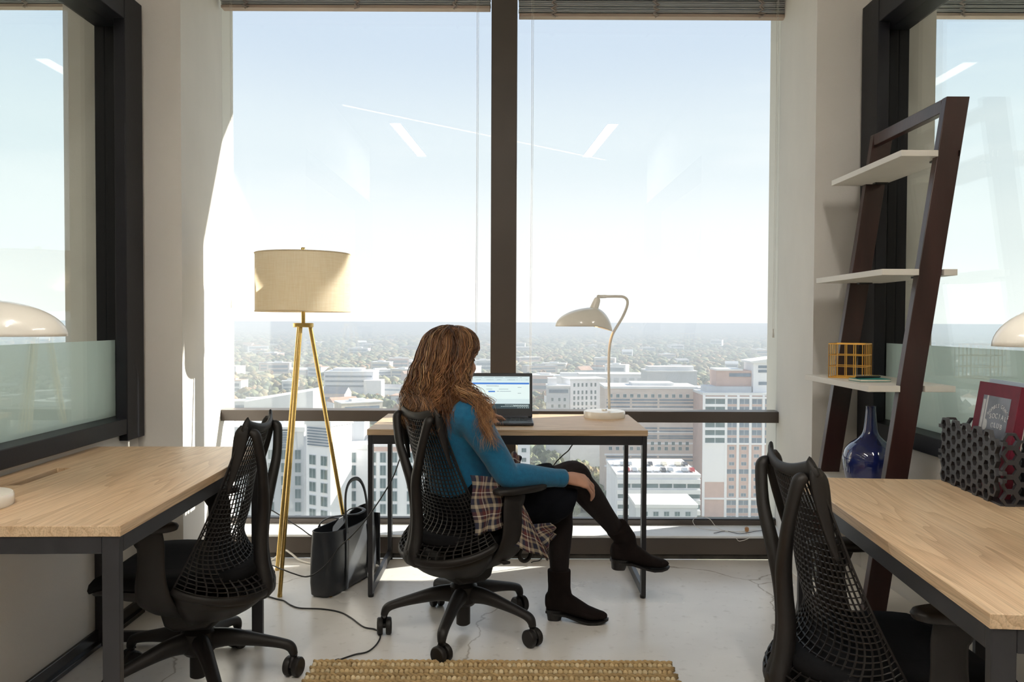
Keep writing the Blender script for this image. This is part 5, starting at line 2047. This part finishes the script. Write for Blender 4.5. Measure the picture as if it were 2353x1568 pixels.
p = on(1716, 1222, 0.124)
t = thing('cork', 'small brown cork lying on the window sill', 'cork', p)
mb = MB()
mb.lathe([(0.009, -0.015), (0.010, -0.013), (0.011, 0.013), (0.010, 0.015)], 16, Matrix.Translation((0, 0, 0.011)) @ Matrix.Rotation(1.3, 4, 'Z') @ Matrix.Rotation(math.pi / 2, 4, 'Y'))
mb.build('stopper', M_CORK, t, smooth=40)

# ------------------------------------------------------------------ jute rug: braided loop rows between twisted rope rows
RX0, RX1, RY1 = -0.685, 0.560, 2.790
t = thing('rug', 'woven jute rug of braided loop rows on the concrete floor', 'rug', ((RX0 + RX1) / 2, RY1, 0))
MB().box(RX0 - (RX0 + RX1) / 2 + 0.005, RX1 - (RX0 + RX1) / 2 - 0.005, -1.30, -0.008, 0.0005, 0.006).build('backing', M_CORK, t)
JP = np.array([(0.52, 0.38, 0.20), (0.60, 0.46, 0.26), (0.45, 0.315, 0.155), (0.67, 0.55, 0.35), (0.39, 0.26, 0.13)])
HW = (RX1 - RX0) / 2
rng = random.Random(3)
row = 0
for k in range(15):
    y = -0.012 - k * 0.052
    # rope: two strands twisted
    vs_c = []
    mb = MB()
    jit = [rng.uniform(-0.004, 0.004) for _ in range(40)]
    for s in (0, 1):
        n = 150
        pts = []
        for i in range(n + 1):
            x = -HW + 2 * HW * i / n
            a = x * 150 + s * math.pi
            j = jit[int(i / n * 38)] * (1 - (i / n * 38) % 1) + jit[int(i / n * 38) + 1] * ((i / n * 38) % 1)
            pts.append(V((x, y + j + 0.0048 * math.cos(a), 0.0125 + 0.0048 * math.sin(a))))
        mb.tube(pts, 0.0062, n=6)
    me = mb.mesh('rope_row', 180)
    c = np.array([JP[2] * rng.uniform(0.85, 1.1)] * len(me.vertices))
    c *= (0.85 + 0.3 * np.random.RandomState(k).rand(len(c), 1))
    set_tone(me, c)
    link('rope_row', me, M_JUTE, t, kind='stuff')
    mb = MB()
    cs = []
    x = -HW + 0.008 + (k % 2) * 0.006
    while x < HW - 0.006:
        yy = y - 0.026 + rng.uniform(-0.0015, 0.0015)
        mb.ball((x, yy, 0.0125 + rng.uniform(-0.001, 0.001)), (0.0088 + rng.uniform(-.0006, .0009), 0.0118, 0.0105), 8, 6)
        col = JP[rng.choice((0, 1, 1, 3, 3))] * rng.uniform(0.88, 1.15)
        cs += [col] * (len(mb.v) - len(cs))
        x += rng.uniform(0.0158, 0.0178)
    me = mb.mesh('loop_row', 180)
    set_tone(me, np.array(cs))
    link('loop_row', me, M_JUTE, t, kind='stuff')

# ------------------------------------------------------------------ the city below
GZ = -86.0
M_GROUND = mat('city_ground', (0.24, 0.27, 0.17), 0.95, var=0.3, scale=0.010, col2=(0.40, 0.36, 0.27))
M_CWHITE = mat('facade_white', (0.80, 0.79, 0.80), 0.7, var=0.03, scale=0.2)
M_CGREY = mat('facade_grey', (0.55, 0.56, 0.58), 0.7, var=0.05, scale=0.2)
M_CPINK = mat('facade_pink_brick', (0.56, 0.40, 0.35), 0.85, var=0.06, scale=0.4)
M_CBUFF = mat('facade_buff', (0.62, 0.52, 0.46), 0.85, var=0.05, scale=0.3)
M_CTAN = mat('facade_tan', (0.66, 0.58, 0.46), 0.85, var=0.06, scale=0.3)
M_CROOF = mat('roof_pale', (0.72, 0.71, 0.70), 0.8, var=0.08, scale=0.1)
M_CROOFD = mat('roof_slate', (0.30, 0.29, 0.30), 0.8, var=0.15, scale=0.2)
M_CROOFR = mat('roof_rust', (0.45, 0.28, 0.20), 0.8, var=0.15, scale=0.2)
M_CGLASS = mat('facade_glass', (0.10, 0.15, 0.16), 0.12, var=0.3, scale=0.3)
M_CGLASSB = mat('facade_glass_blue', (0.16, 0.20, 0.25), 0.15, var=0.2, scale=0.4)
M_CAR = [mat('car_paint', c, 0.25) for c in ((0.75, 0.75, 0.76), (0.08, 0.08, 0.09), (0.35, 0.04, 0.04), (0.35, 0.37, 0.40), (0.6, 0.55, 0.45))]

g = MB()
g.add([(-30000, 12, GZ), (30000, 12, GZ), (30000, 45000, GZ), (-30000, 45000, GZ)], [(0, 1, 2, 3)])
struct(g.build('ground', M_GROUND))


class Bld:
    """a building: local x along the face towards the office, that face at local y = 0, z absolute"""
    def __init__(s, label, px, d, w, dep, ytop, rz=0.0, m=None, name='building', group=None, ztop=None, roof=None):
        c = at(px, 784, d)
        s.z1 = at(px, ytop, d).z if ztop is None else ztop
        s.t = thing(name, label, 'building', (c.x, c.y, GZ), rz, group)
        s.w, s.dep, s.h, s.d = w, dep, s.z1 - GZ, d
        MB().box(-w / 2, w / 2, 0, dep, 0, s.h).build('block', m or M_CWHITE, s.t)
        MB().box(-w / 2 - 0.3, w / 2 + 0.3, -0.3, dep + 0.3, s.h - 0.2, s.h + 0.9).build('parapet', roof or M_CROOF, s.t)

    def X(s, px):
        return (px - CX) / FPX * s.d - s.t.location.x

    def Z(s, y):
        return at(1176, y, s.d).z - GZ

    def win(s, xs, zs, w, h, m=None, name='window', frame=None, side=None):
        """one part per window: frame and pane"""
        mb = MB()
        mb.box(-w / 2 - 0.12, w / 2 + 0.12, -0.12, 0.05, -h / 2 - 0.12, h / 2 + 0.12)
        mb.box(-w / 2, w / 2, -0.16, -0.1, -h / 2, h / 2)
        mb.box(-w * 0.02, w * 0.02, -0.20, -0.1, -h / 2, h / 2)
        me = mb.mesh(name)
        me.materials.append(frame or M_CGREY)
        me.materials.append(m or M_CGLASS)
        for i, p in enumerate(me.polygons):
            p.material_index = 1 if 6 <= i < 12 else 0
        for x in xs:
            for z in zs:
                o = link(name, me, None, s.t, loc=(x, 0, z) if side is None else (side * s.w / 2, x, z))
                if side is not None:
                    o.rotation_euler = (0, 0, side * math.pi / 2)

    def part(s, name, x0, x1, y0, y1, z0, z1, m):
        return MB().box(x0, x1, y0, y1, z0, z1).build(name, m, s.t)


# white apartment slab below the window on the left
b = Bld('white apartment block with rows of tall windows just below the sill beside the desk', 900, 185, 27.5, 15, 1031)
rows = [b.Z(1053 + 29.6 * k) for k in range(6)]
b.win([b.X(x) for x in (777, 811, 857, 880, 906, 942, 980, 1012)], rows, 1.25, 2.2)
b.part('penthouse', b.X(772), b.X(826), 6, 13, b.h, b.Z(972), M_CGREY)
b.part('penthouse', b.X(838), b.X(980), 7, 13, b.h, b.Z(1008), M_CROOF)
b.part('roof_trim', b.X(858), b.X(955), -0.35, 0.0, b.h - 0.6, b.h + 0.4, M_CPINK)
# angled corner tower of the same complex
b = Bld('white corner tower with angled faces and louvred top between lamp legs', 731, 176, 7.0, 7.0, 976, rz=-0.5)
rows = [b.Z(1060 + 31 * k) for k in range(6)]
b.win([-1.6, 1.7], rows, 1.7, 2.0)
b.win([2.0, 5.0], rows, 1.7, 2.0, side=-1)
for k in range(7):
    b.part('louvre', -3.0, 3.0, -0.25, 0.0, b.Z(988) - k * 0.62, b.Z(988) - k * 0.62 + 0.3, M_CGLASSB)
b = Bld('pale apartment block at the left end below the sill behind the tripod lamp', 602, 192, 20.0, 14, 990, m=M_CGREY)
rows = [b.Z(1047 + 30 * k) for k in range(6)]
b.win([b.X(x) for x in (540, 566, 592, 622, 652, 684)], rows, 1.35, 2.2)
for k in range(8):
    b.part('louvre', b.X(636), b.X(672), -0.3, 0, b.Z(992) - k * 0.6, b.Z(992) - k * 0.6 + 0.28, M_CGLASSB)
b.part('penthouse', b.X(560), b.X(640), 4, 12, b.h, b.Z(975), M_CWHITE)
# white wing-shaped roof
t0 = at(640, 784, 420)
t = thing('building', 'low white hall with a big slanting wing roof behind the tripod lamp', 'building', (t0.x, t0.y, GZ), 0.05)
zz = lambda y: at(640, y, 420).z - GZ
xw = 17.8
MB().box(-xw, xw, 4, 26, 0, zz(950)).build('block', M_CWHITE, t)
mb = MB()
mb.hexa([V((-xw, 0, zz(950))), V((xw, 0, zz(950))), V((xw, 30, zz(950))), V((-xw, 30, zz(950))), V((-xw, 0, zz(924))), V((xw, 0, zz(898))), V((xw, 30, zz(899))), V((-xw, 30, zz(925)))])
mb.build('wing_roof', M_CROOF, t)
for px, r in ((668, 4.0), (700, 5.5), (728, 3.5)):
    mb = MB()
    c = (px - 640) / FPX * 400
    mb.ball((c, -12, zz(948)), (r, r, 2.2), 18, 8)
    mb.build('dome_roof', M_CROOF, t, smooth=180)

b = Bld('large white office building with strip windows in the trees beyond the lamp', 801, 930, 57, 40, 856)
for k, y in enumerate((866, 877, 888)):
    b.part('strip_window', -27, 27, -0.4, 0, b.Z(y + 3), b.Z(y - 1), M_CGLASSB)
b.part('penthouse', -20, 14, 8, 30, b.h, b.h + 4, M_CWHITE)
b.part('wing', 20, 40, -14, 10, 0, b.Z(874), M_CWHITE)

# white block with punched windows behind the desk lamp base
b = Bld('white block with small punched windows right of the laptop lid', 1352, 470, 22, 16, 874, rz=0.25)
b.win([-8.5, -6, -3.5, -1, 2, 4.5, 8.5], [b.Z(y) for y in (884, 901, 914, 927, 940)], 1.0, 2.0)
b = Bld('grey block with a glazed top floor between the laptop and the white block', 1284, 462, 13, 14, 890, m=M_CGREY)
b.part('strip_window', -5.5, 5.5, -0.3, 0, b.Z(903), b.Z(895), M_CGLASSB)
b.win([-3.5, 0.5, 3.6], [b.Z(y) for y in (918, 933)], 1.2, 1.8)
b.part('penthouse', -6, -1, 2, 10, b.h, b.h + 5, M_CWHITE)

# long buff and pink office building
b = Bld('long buff brick office building with dark ribbon windows under the desk lamp', 1497, 380, 43.5, 22, 893, m=M_CBUFF)
for k, y in enumerate((918, 925, 934, 946, 955, 983, 990, 1001, 1006, 1049, 1057)):
    for a, c in ((-21, -10), (-9, 3), (4, 20)):
        b.part('ribbon_window', a, c, -0.25, 0, b.Z(y + 1.6), b.Z(y - 1.6), M_CGLASSB)
for y in (909, 1018, 1030, 1076):
    b.win([-19 + 3.3 * k for k in range(12)], [b.Z(y)], 1.4, 1.5)
for k in range(6):
    b.part('band', -21.8, 21.8, -0.15, 0, b.Z(940 + 26 * k) - 0.4, b.Z(940 + 26 * k) + 0.4, M_CWHITE)
b.part('end_tower', 21.7, 25.5, -1, 12, 0, b.h + 0.5, M_CGREY)
b.part('penthouse', -8, 12, 6, 18, b.h, b.h + 2.2, M_CROOF)
b = Bld('pale long roofed hall behind the buff office building', 1545, 640, 40, 30, 855, m=M_CGREY)
b.part('roof_fin', -18, 18, 4, 20, b.h, b.h + 4, M_CROOF)
b = Bld('white flat roofed depot above the desk lamp stem base', 1420, 820, 78, 30, 862)
for k in range(9):
    b.part('bay', -36 + 8 * k, -31 + 8 * k, -0.4, 0, b.Z(882), b.Z(868), M_CGREY)
b = Bld('low white sheds with pale roofs left of the desk lamp stem', 1330, 900, 55, 25, 866)
b.part('penthouse', -20, 10, 4, 16, b.h, b.h + 4, M_CROOF)

# tower at the right
b = Bld('tall pink and white tower at the right edge of the window', 1706, 360, 34.5, 20, 908, m=M_CPINK)
XL = b.X(1617)
for px in (1619, 1670, 1697.5, 1726, 1756, 1786):
    b.part('pier', b.X(px) - 0.55, b.X(px) + 0.55, -0.5, 0, 0, b.h, M_CWHITE)
ylist = [921 + 17.9 * k for k in range(6)]
for y in ylist:
    b.part('spandrel', b.X(1620), b.X(1670), -0.3, 0, b.Z(y + 12), b.Z(y + 6), M_CWHITE)
    b.win([b.X(1645)], [b.Z(y)], 8.8, 2.2, M_CGLASS)
    b.win([b.X(x) for x in (1684, 1712, 1741, 1771)], [b.Z(y)], 4.2, 2.2, M_CGLASSB)
for k, y in enumerate([921 + 17.9 * k for k in range(6, 16)]):
    wide = k in (3, 7, 8, 9)
    b.win([b.X(x) for x in (1684, 1712, 1741, 1771)], [b.Z(y)], 4.2 if wide else 2.2, 2.0 if wide else 1.4, M_CGLASSB)
b.part('blank_panel', b.X(1621), b.X(1669), -0.25, 0, b.Z(1106), b.Z(1018), M_CWHITE)
for y in (912, 1018, 1144):
    b.part('string_course', b.X(1619), b.X(1786), -0.6, 0, b.Z(y + 2), b.Z(y - 2), M_CWHITE)
b.part('penthouse', b.X(1630), b.X(1735), 4, 16, b.h, b.h + 3.4, M_CGREY)
b.part('upper_block', b.X(1655), b.X(1741), 6, 18, b.h + 3, b.Z(852), M_CPINK)
b.part('upper_roof', b.X(1655), b.X(1716), 5.5, 18, b.Z(852), b.Z(848), M_CROOF)
b.part('strip_window', b.X(1685), b.X(1735), 5.7, 6, b.Z(866), b.Z(858), M_CGLASSB)
b.part('upper_tower', b.X(1737), b.X(1790), 3, 18, b.h, b.Z(832), M_CWHITE)
mb = MB()
mb.hexa([V((b.X(1730), 2, b.Z(833))), V((b.X(1796), 2, b.Z(833))), V((b.X(1796), 19, b.Z(833))), V((b.X(1730), 19, b.Z(833))), V((b.X(1730), 2, b.Z(829))), V((b.X(1796), 2, b.Z(820))), V((b.X(1796), 19, b.Z(820))), V((b.X(1730), 19, b.Z(829)))])
mb.build('slanted_roof', M_CROOF, b.t)
for y in (842, 852):
    b.part('strip_window', b.X(1748), b.X(1786), 2.7, 3, b.Z(y + 3), b.Z(y - 3), M_CGLASSB)
b.part('strip_window', b.X(1749), b.X(1786), 2.7, 3, b.Z(884), b.Z(877), M_CGLASSB)

# parking deck
b = Bld('white multi level parking deck with cars on its open top beside the tower', 1516, 300, 31.0, 34, 1096, name='parking_deck')
b.t['category'] = 'parking deck'
for k, y in enumerate((1100, 1124, 1148, 1172, 1196)):
    b.part('deck_slab', -15.6, 15.6, -0.8, 0, b.Z(y + 10), b.Z(y), M_CROOF)
    for j in range(6):
        b.part('shade_panel', -15.2 + j * 5.2, -10.6 + j * 5.2, -0.3, 0.0, b.Z(y + 20), b.Z(y + 11), M_CGLASS)  # dark panels on the solid block, painted shade of the open levels
rng = random.Random(21)
cb = MB()
cb.prism([(-2.2, 0.35), (2.2, 0.35), (2.25, 0.75), (1.5, 0.92), (0.9, 1.42), (-1.1, 1.42), (-1.9, 0.95), (-2.25, 0.9)], -0.88, 0.88, Matrix.Rotation(math.pi / 2, 4, 'X'))
for x in (-1.35, 1.35):
    for s in (-1, 1):
        cb.lathe([(0.33, -0.1), (0.33, 0.1)], 10, Matrix.Translation((x, s * 0.80, 0.33)) @ Matrix.Rotation(math.pi / 2, 4, 'X'))
for j in range(2):
    for k in range(11):
        if rng.random() < 0.2:
            continue
        me = cb.mesh('car')
        c = link('car', me, rng.choice(M_CAR), loc=(b.t.location.x - 13.8 + k * 2.75, b.t.location.y + 6 + j * 13, b.z1 + 0.9))
        c.rotation_euler = (0, 0, math.pi / 2 + rng.uniform(-0.05, 0.05))
        tag(c, 'small parked car on the open top of the white parking deck', 'car', 'cars on the parking deck')
b = Bld('pale flat roofed block in front of the parking deck by the sill', 1535, 262, 20, 16, 1166, m=M_CGREY)
b.win([-7, -3.5, 0, 3.5, 7], [b.Z(1180), b.Z(1200)], 1.6, 1.4)
b = Bld('low cream building with a pale roof under the desk by the trees', 1365, 520, 13, 14, 1046, m=M_CTAN)
b.win([-4, 0, 4], [b.Z(1053)], 2.2, 2.0)
b = Bld('slim white block under the desk beside the mullion', 1205, 330, 5.0, 10, 1015)
b.win([0], [b.Z(1035 + 22 * k) for k in range(6)], 1.8, 1.6)

# scattered houses, halls and flats far away
FOOT = [(540, 745, 395, 460), (735, 870, 890, 985), (1250, 1400, 450, 500), (1372, 1625, 368, 412), (1470, 1640, 625, 685), (1325, 1515, 805, 865), (1270, 1400, 885, 935), (1590, 1830, 350, 388), (1335, 1395, 510, 545)]
HOUSES = []
rng = random.Random(8)
mats = [M_CWHITE, M_CWHITE, M_CWHITE, M_CGREY, M_CBUFF, M_CPINK, M_CTAN]
roofs = [M_CROOF, M_CROOF, M_CROOFD, M_CROOFR, M_CROOF]
count = 0
while count < 225:
    y = 741 + 205 * rng.random() ** 1.2 + 24
    d = (EYE - GZ) * FPX / (y - 741)
    px = rng.uniform(-60, 2420) if count < 190 else rng.uniform(-700, 3000)
    if d < 430 or any(a - 15 < px < c + 15 and q0 - 60 < d < q1 + 40 for a, c, q0, q1 in FOOT):
        continue
    far = d > 1500
    w = rng.uniform(18, 42) * (1.4 if far else 1.0) * (1.6 if rng.random() < 0.2 else 1)
    dep = rng.uniform(12, 24)
    h = rng.uniform(9, 16) * (1.5 if rng.random() < 0.2 else 1)
    HOUSES.append((at(px, 784, d).x, d, w, dep))
    c = at(px, 784, d)
    wi, ri, gable = rng.randrange(7), rng.randrange(5), rng.random() < 0.45 and w < 32
    mw, mr = mats[wi], roofs[ri]
    lab = '%s walled %s building with a %s roof among the distant trees' % (('white', 'white', 'white', 'grey', 'buff', 'pink', 'tan')[wi], 'long' if w > 30 else 'small', ('pale flat', 'pale flat', 'slate flat', 'rust flat', 'pale flat')[ri].replace('flat', 'gabled' if gable else 'flat'))
    t = thing('house', lab, 'building', (c.x, c.y, GZ), rng.uniform(-0.6, 0.6), 'distant small buildings')
    MB().box(-w / 2, w / 2, 0, dep, 0, h).build('block', mw, t)
    mb = MB()
    if gable:
        r = h * 0.35
        mb.add([(-w / 2 - .5, -.5, h), (w / 2 + .5, -.5, h), (w / 2 + .5, dep + .5, h), (-w / 2 - .5, dep + .5, h), (-w / 2 - .5, dep / 2, h + r), (w / 2 + .5, dep / 2, h + r)], [(0, 1, 5, 4), (2, 3, 4, 5), (0, 4, 3), (1, 2, 5), (3, 2, 1, 0)])
    else:
        mb.box(-w / 2 - .4, w / 2 + .4, -.4, dep + .4, h, h + 0.9)
        mb.box(-w * .2, w * .15, dep * .3, dep * .7, h + 0.9, h + 3)
    mb.build('roof', mr, t)
    mb = MB()
    mb.box(-w * 0.42, w * 0.42, -0.2, 0, h * 0.55, h * 0.8)
    mb.build('strip_window', M_CGLASSB, t)
    if h > 10:
        MB().box(-w * 0.42, w * 0.42, -0.2, 0, h * 0.18, h * 0.4).build('strip_window', M_CGLASSB, t)
    count += 1

# ------------------------------------------------------------------ trees
TREEPAL = np.array([(0.115, 0.135, 0.055), (0.155, 0.165, 0.065), (0.22, 0.20, 0.075), (0.28, 0.19, 0.075), (0.30, 0.145, 0.06), (0.085, 0.115, 0.060), (0.20, 0.17, 0.09), (0.33, 0.25, 0.10)])
TREEPAL = TREEPAL * 0.58 + np.array([0.155, 0.165, 0.135]) * 0.42
ico = bmesh.new()
bmesh.ops.create_icosphere(ico, subdivisions=2, radius=1)
IV2 = np.array([v.co[:] for v in ico.verts])
IF2 = np.array([[v.index for v in f.verts] for f in ico.faces])
ico.free()
ico = bmesh.new()
bmesh.ops.create_icosphere(ico, subdivisions=1, radius=1)
IV1 = np.array([v.co[:] for v in ico.verts])
IF1 = np.array([[v.index for v in f.verts] for f in ico.faces])
ico.free()


def crown_mesh(seed, col):
    rs = np.random.RandomState(seed)
    vs, fs, cs = [], [], []
    o = 0
    for k in range(34):
        a, b = rs.rand() * 6.28, math.acos(1 - 1.75 * rs.rand())
        q = 0.55 + 0.45 * rs.rand()
        c = np.array([0.62 * q * math.sin(b) * math.cos(a), 0.62 * q * math.sin(b) * math.sin(a), 0.78 + 0.46 * q * math.cos(b)])
        s = 0.17 + 0.16 * rs.rand()
        n = 1 + 0.5 * (rs.rand(len(IV1), 1) - 0.5)
        vs.append(IV1 * n * s + c)
        fs.append(IF1 + o)
        cs.append(np.tile(col * (0.7 + 0.6 * rs.rand()), (len(IV1), 1)) * (0.7 + 0.6 * rs.rand(len(IV1), 1)))
        o += len(IV1)
    me = bpy.data.meshes.new('crown')
    me.from_pydata(np.concatenate(vs).tolist(), [], np.concatenate(fs).tolist())
    me.update()
    set_tone(me, np.concatenate(cs))
    me.materials.append(M_FOLIAGE)
    return me


CROWNS = [crown_mesh(50 + k, TREEPAL[k % 8]) for k in range(16)]
tk = MB()
tk.tube([(0, 0, 0), (0, 0, 0.35), (0.03, 0, 0.7)], [0.06, 0.045, 0.03], n=7)
TRUNK = tk.mesh('trunk', 60)
TRUNK.materials.append(mat('bark', (0.10, 0.075, 0.055), 0.95, var=0.2))
NAMES = ['dark green', 'olive green', 'yellow green', 'golden', 'rust red', 'dark green', 'dry brown', 'golden']


def tree(px, d, s, k, label, group):
    c = at(px, 784, d)
    o = thing('tree', label, 'tree', (c.x, c.y, GZ), rng.uniform(0, 6.28), group)
    o.scale = (s, s, s * rng.uniform(0.85, 1.15))
    link('crown', CROWNS[k], None, o)
    link('trunk', TRUNK, None, o)


def clear_of_blocks(px, y):
    d = (EYE - GZ - 8) * FPX / (y - 741)
    x = (px - CX) / FPX * d
    if any(a - 12 < px < c + 12 and q0 - 12 < d < q1 + 12 for a, c, q0, q1 in FOOT):
        return False
    return not any(abs(x - hx) < hw / 2 + 7 and hd - 0.075 * hd < d < hd + hp + 9 for hx, hd, hw, hp in HOUSES)


# the near trees by the parking deck
for px, y, s in ((1350, 1095, 7.5), (1378, 1105, 8), (1402, 1120, 8), (1362, 1130, 8), (1392, 1148, 8), (1422, 1150, 8.5), (1410, 1178, 8), (1440, 1190, 7), (1370, 1160, 7), (1340, 1150, 6), (1245, 1040, 8), (1270, 1060, 9), (1300, 1052, 8), (1230, 1075, 8), (1330, 1070, 7), (1215, 1100, 8), (1255, 1120, 8), (1290, 1140, 7), (1380, 1085, 6.5), (1310, 1180, 7), (1455, 1140, 5), (1540, 1092, 4), (1520, 1085, 5)):
    d = (EYE - GZ - s * 0.9) * FPX / (y - 741)
    k = rng.choice((0, 1, 2, 5, 8, 9, 10, 13))
    tree(px, d, s, k, NAMES[k % 8] + ' leafy tree beside the white parking deck', 'trees by the parking deck')
for i in range(44):
    y, px, s = rng.uniform(1022, 1175), rng.uniform(1190, 1415), rng.uniform(5.0, 8.0)
    d = (EYE - GZ - s * 0.9) * FPX / (y - 741)
    if not clear_of_blocks(px, y):
        continue
    k = rng.choice((0, 1, 2, 3, 8, 9, 10, 15))
    tree(px, d, s, k, NAMES[k % 8] + ' leafy tree in the park under the window desk', 'trees in the park below')
n = 0
while n < 250:
    y = rng.uniform(850, 945)
    px = rng.uniform(-30, 2390)
    if not clear_of_blocks(px, y):
        continue
    d = (EYE - GZ - 8) * FPX / (y - 741)
    k = rng.randrange(16)
    tree(px, d, rng.uniform(6.5, 10.5), k, NAMES[k % 8] + ' tree among the hazy distant houses', 'distant %s trees' % NAMES[k % 8])
    n += 1

# the woods beyond: tens of thousands of crowns, one mass
rs = np.random.RandomState(5)
VS, FS, CS = [], [], []
off = 0


def scatter(n, d0, d1, size, flat, IV, IFc, jitter):
    global off
    u = rs.rand(n)
    d = np.sqrt(d0 ** 2 + u * (d1 ** 2 - d0 ** 2))
    px = rs.uniform(-800, 3150, n)
    x = (px - CX) / FPX * d
    cl = np.array([noise.noise(V((a * 0.004, c * 0.004, 0))) for a, c in zip(x, d)])
    keep = cl + 0.55 * rs.rand(n) > (0.12 if d1 < 2600 else -0.2)
    for a, c, q0, q1 in FOOT:
        keep &= ~((px > a - 12) & (px < c + 12) & (d > q0 - 12) & (d < q1 + 12))
    for hx, hd, hw, hp in HOUSES:
        keep &= ~((np.abs(x - hx) < hw / 2 + size * 0.7) & (d > hd * 0.93 - size) & (d < hd + hp + size))
    idx = np.nonzero(keep)[0]
    m = len(idx)
    s = size * (0.7 + 0.7 * rs.rand(m))
    P = np.stack([x[idx], d[idx], np.full(m, GZ) + s * 0.62 * flat], 1)
    nv = len(IV)
    nz = 1 + jitter * (rs.rand(m, nv, 1) - 0.5)
    vv = IV[None] * nz * np.stack([s, s, s * flat], 1)[:, None, :] + P[:, None, :]
    ff = IFc[None] + (np.arange(m) * nv)[:, None, None] + off
    pi = rs.randint(0, len(TREEPAL), m)
    cc = TREEPAL[pi] * (0.7 + 0.6 * rs.rand(m, 1))
    VS.append(vv.reshape(-1, 3))
    FS.append(ff.reshape(-1, 3))
    CS.append(np.repeat(cc, nv, 0) * (0.8 + 0.4 * rs.rand(m * nv, 1)))
    off += m * nv


scatter(8200, 400, 1100, 5.4, 0.95, IV1, IF1, 0.5)
scatter(22000, 1100, 2600, 7.4, 0.75, IV1, IF1, 0.45)
scatter(22000, 2600, 7000, 15, 0.55, IV1, IF1, 0.4)
scatter(9000, 7000, 22000, 70, 0.35, IV1, IF1, 0.4)
VS, FS, CS = np.concatenate(VS), np.concatenate(FS), np.concatenate(CS)
me = bpy.data.meshes.new('woods')
me.vertices.add(len(VS))
me.vertices.foreach_set('co', VS.astype(np.float32).ravel())
me.loops.add(len(FS) * 3)
me.loops.foreach_set('vertex_index', FS.astype(np.int32).ravel())
me.polygons.add(len(FS))
me.polygons.foreach_set('loop_start', np.arange(0, len(FS) * 3, 3, dtype=np.int32))
me.update(calc_edges=True)
set_tone(me, CS)
o = link('woods', me, M_FOLIAGE)
tag(o, 'hazy autumn woods stretching to the horizon beyond the city', 'woods', kind='stuff')

# ------------------------------------------------------------------ autumn haze over the city
hz = bpy.data.materials.new('haze')
hz.use_nodes = True
N, L = hz.node_tree.nodes, hz.node_tree.links
N.clear()
ho = N.new('ShaderNodeOutputMaterial')
hs = N.new('ShaderNodeVolumeScatter')
hs.inputs['Color'].default_value = (0.86, 0.93, 1.0, 1)
hs.inputs['Density'].default_value = 1 / 3300.0
hs.inputs['Anisotropy'].default_value = 0.0
ha = N.new('ShaderNodeVolumeAbsorption')
ha.inputs['Color'].default_value = (0.0, 0.06, 0.20, 1)
ha.inputs['Density'].default_value = 1 / 3500.0
hadd = N.new('ShaderNodeAddShader')
L.new(hs.outputs[0], hadd.inputs[0])
L.new(ha.outputs[0], hadd.inputs[1])
L.new(hadd.outputs[0], ho.inputs['Volume'])
MB().box(-16000, 16000, 40, 26000, GZ - 1, -2.0).build('haze', hz, kind='stuff')
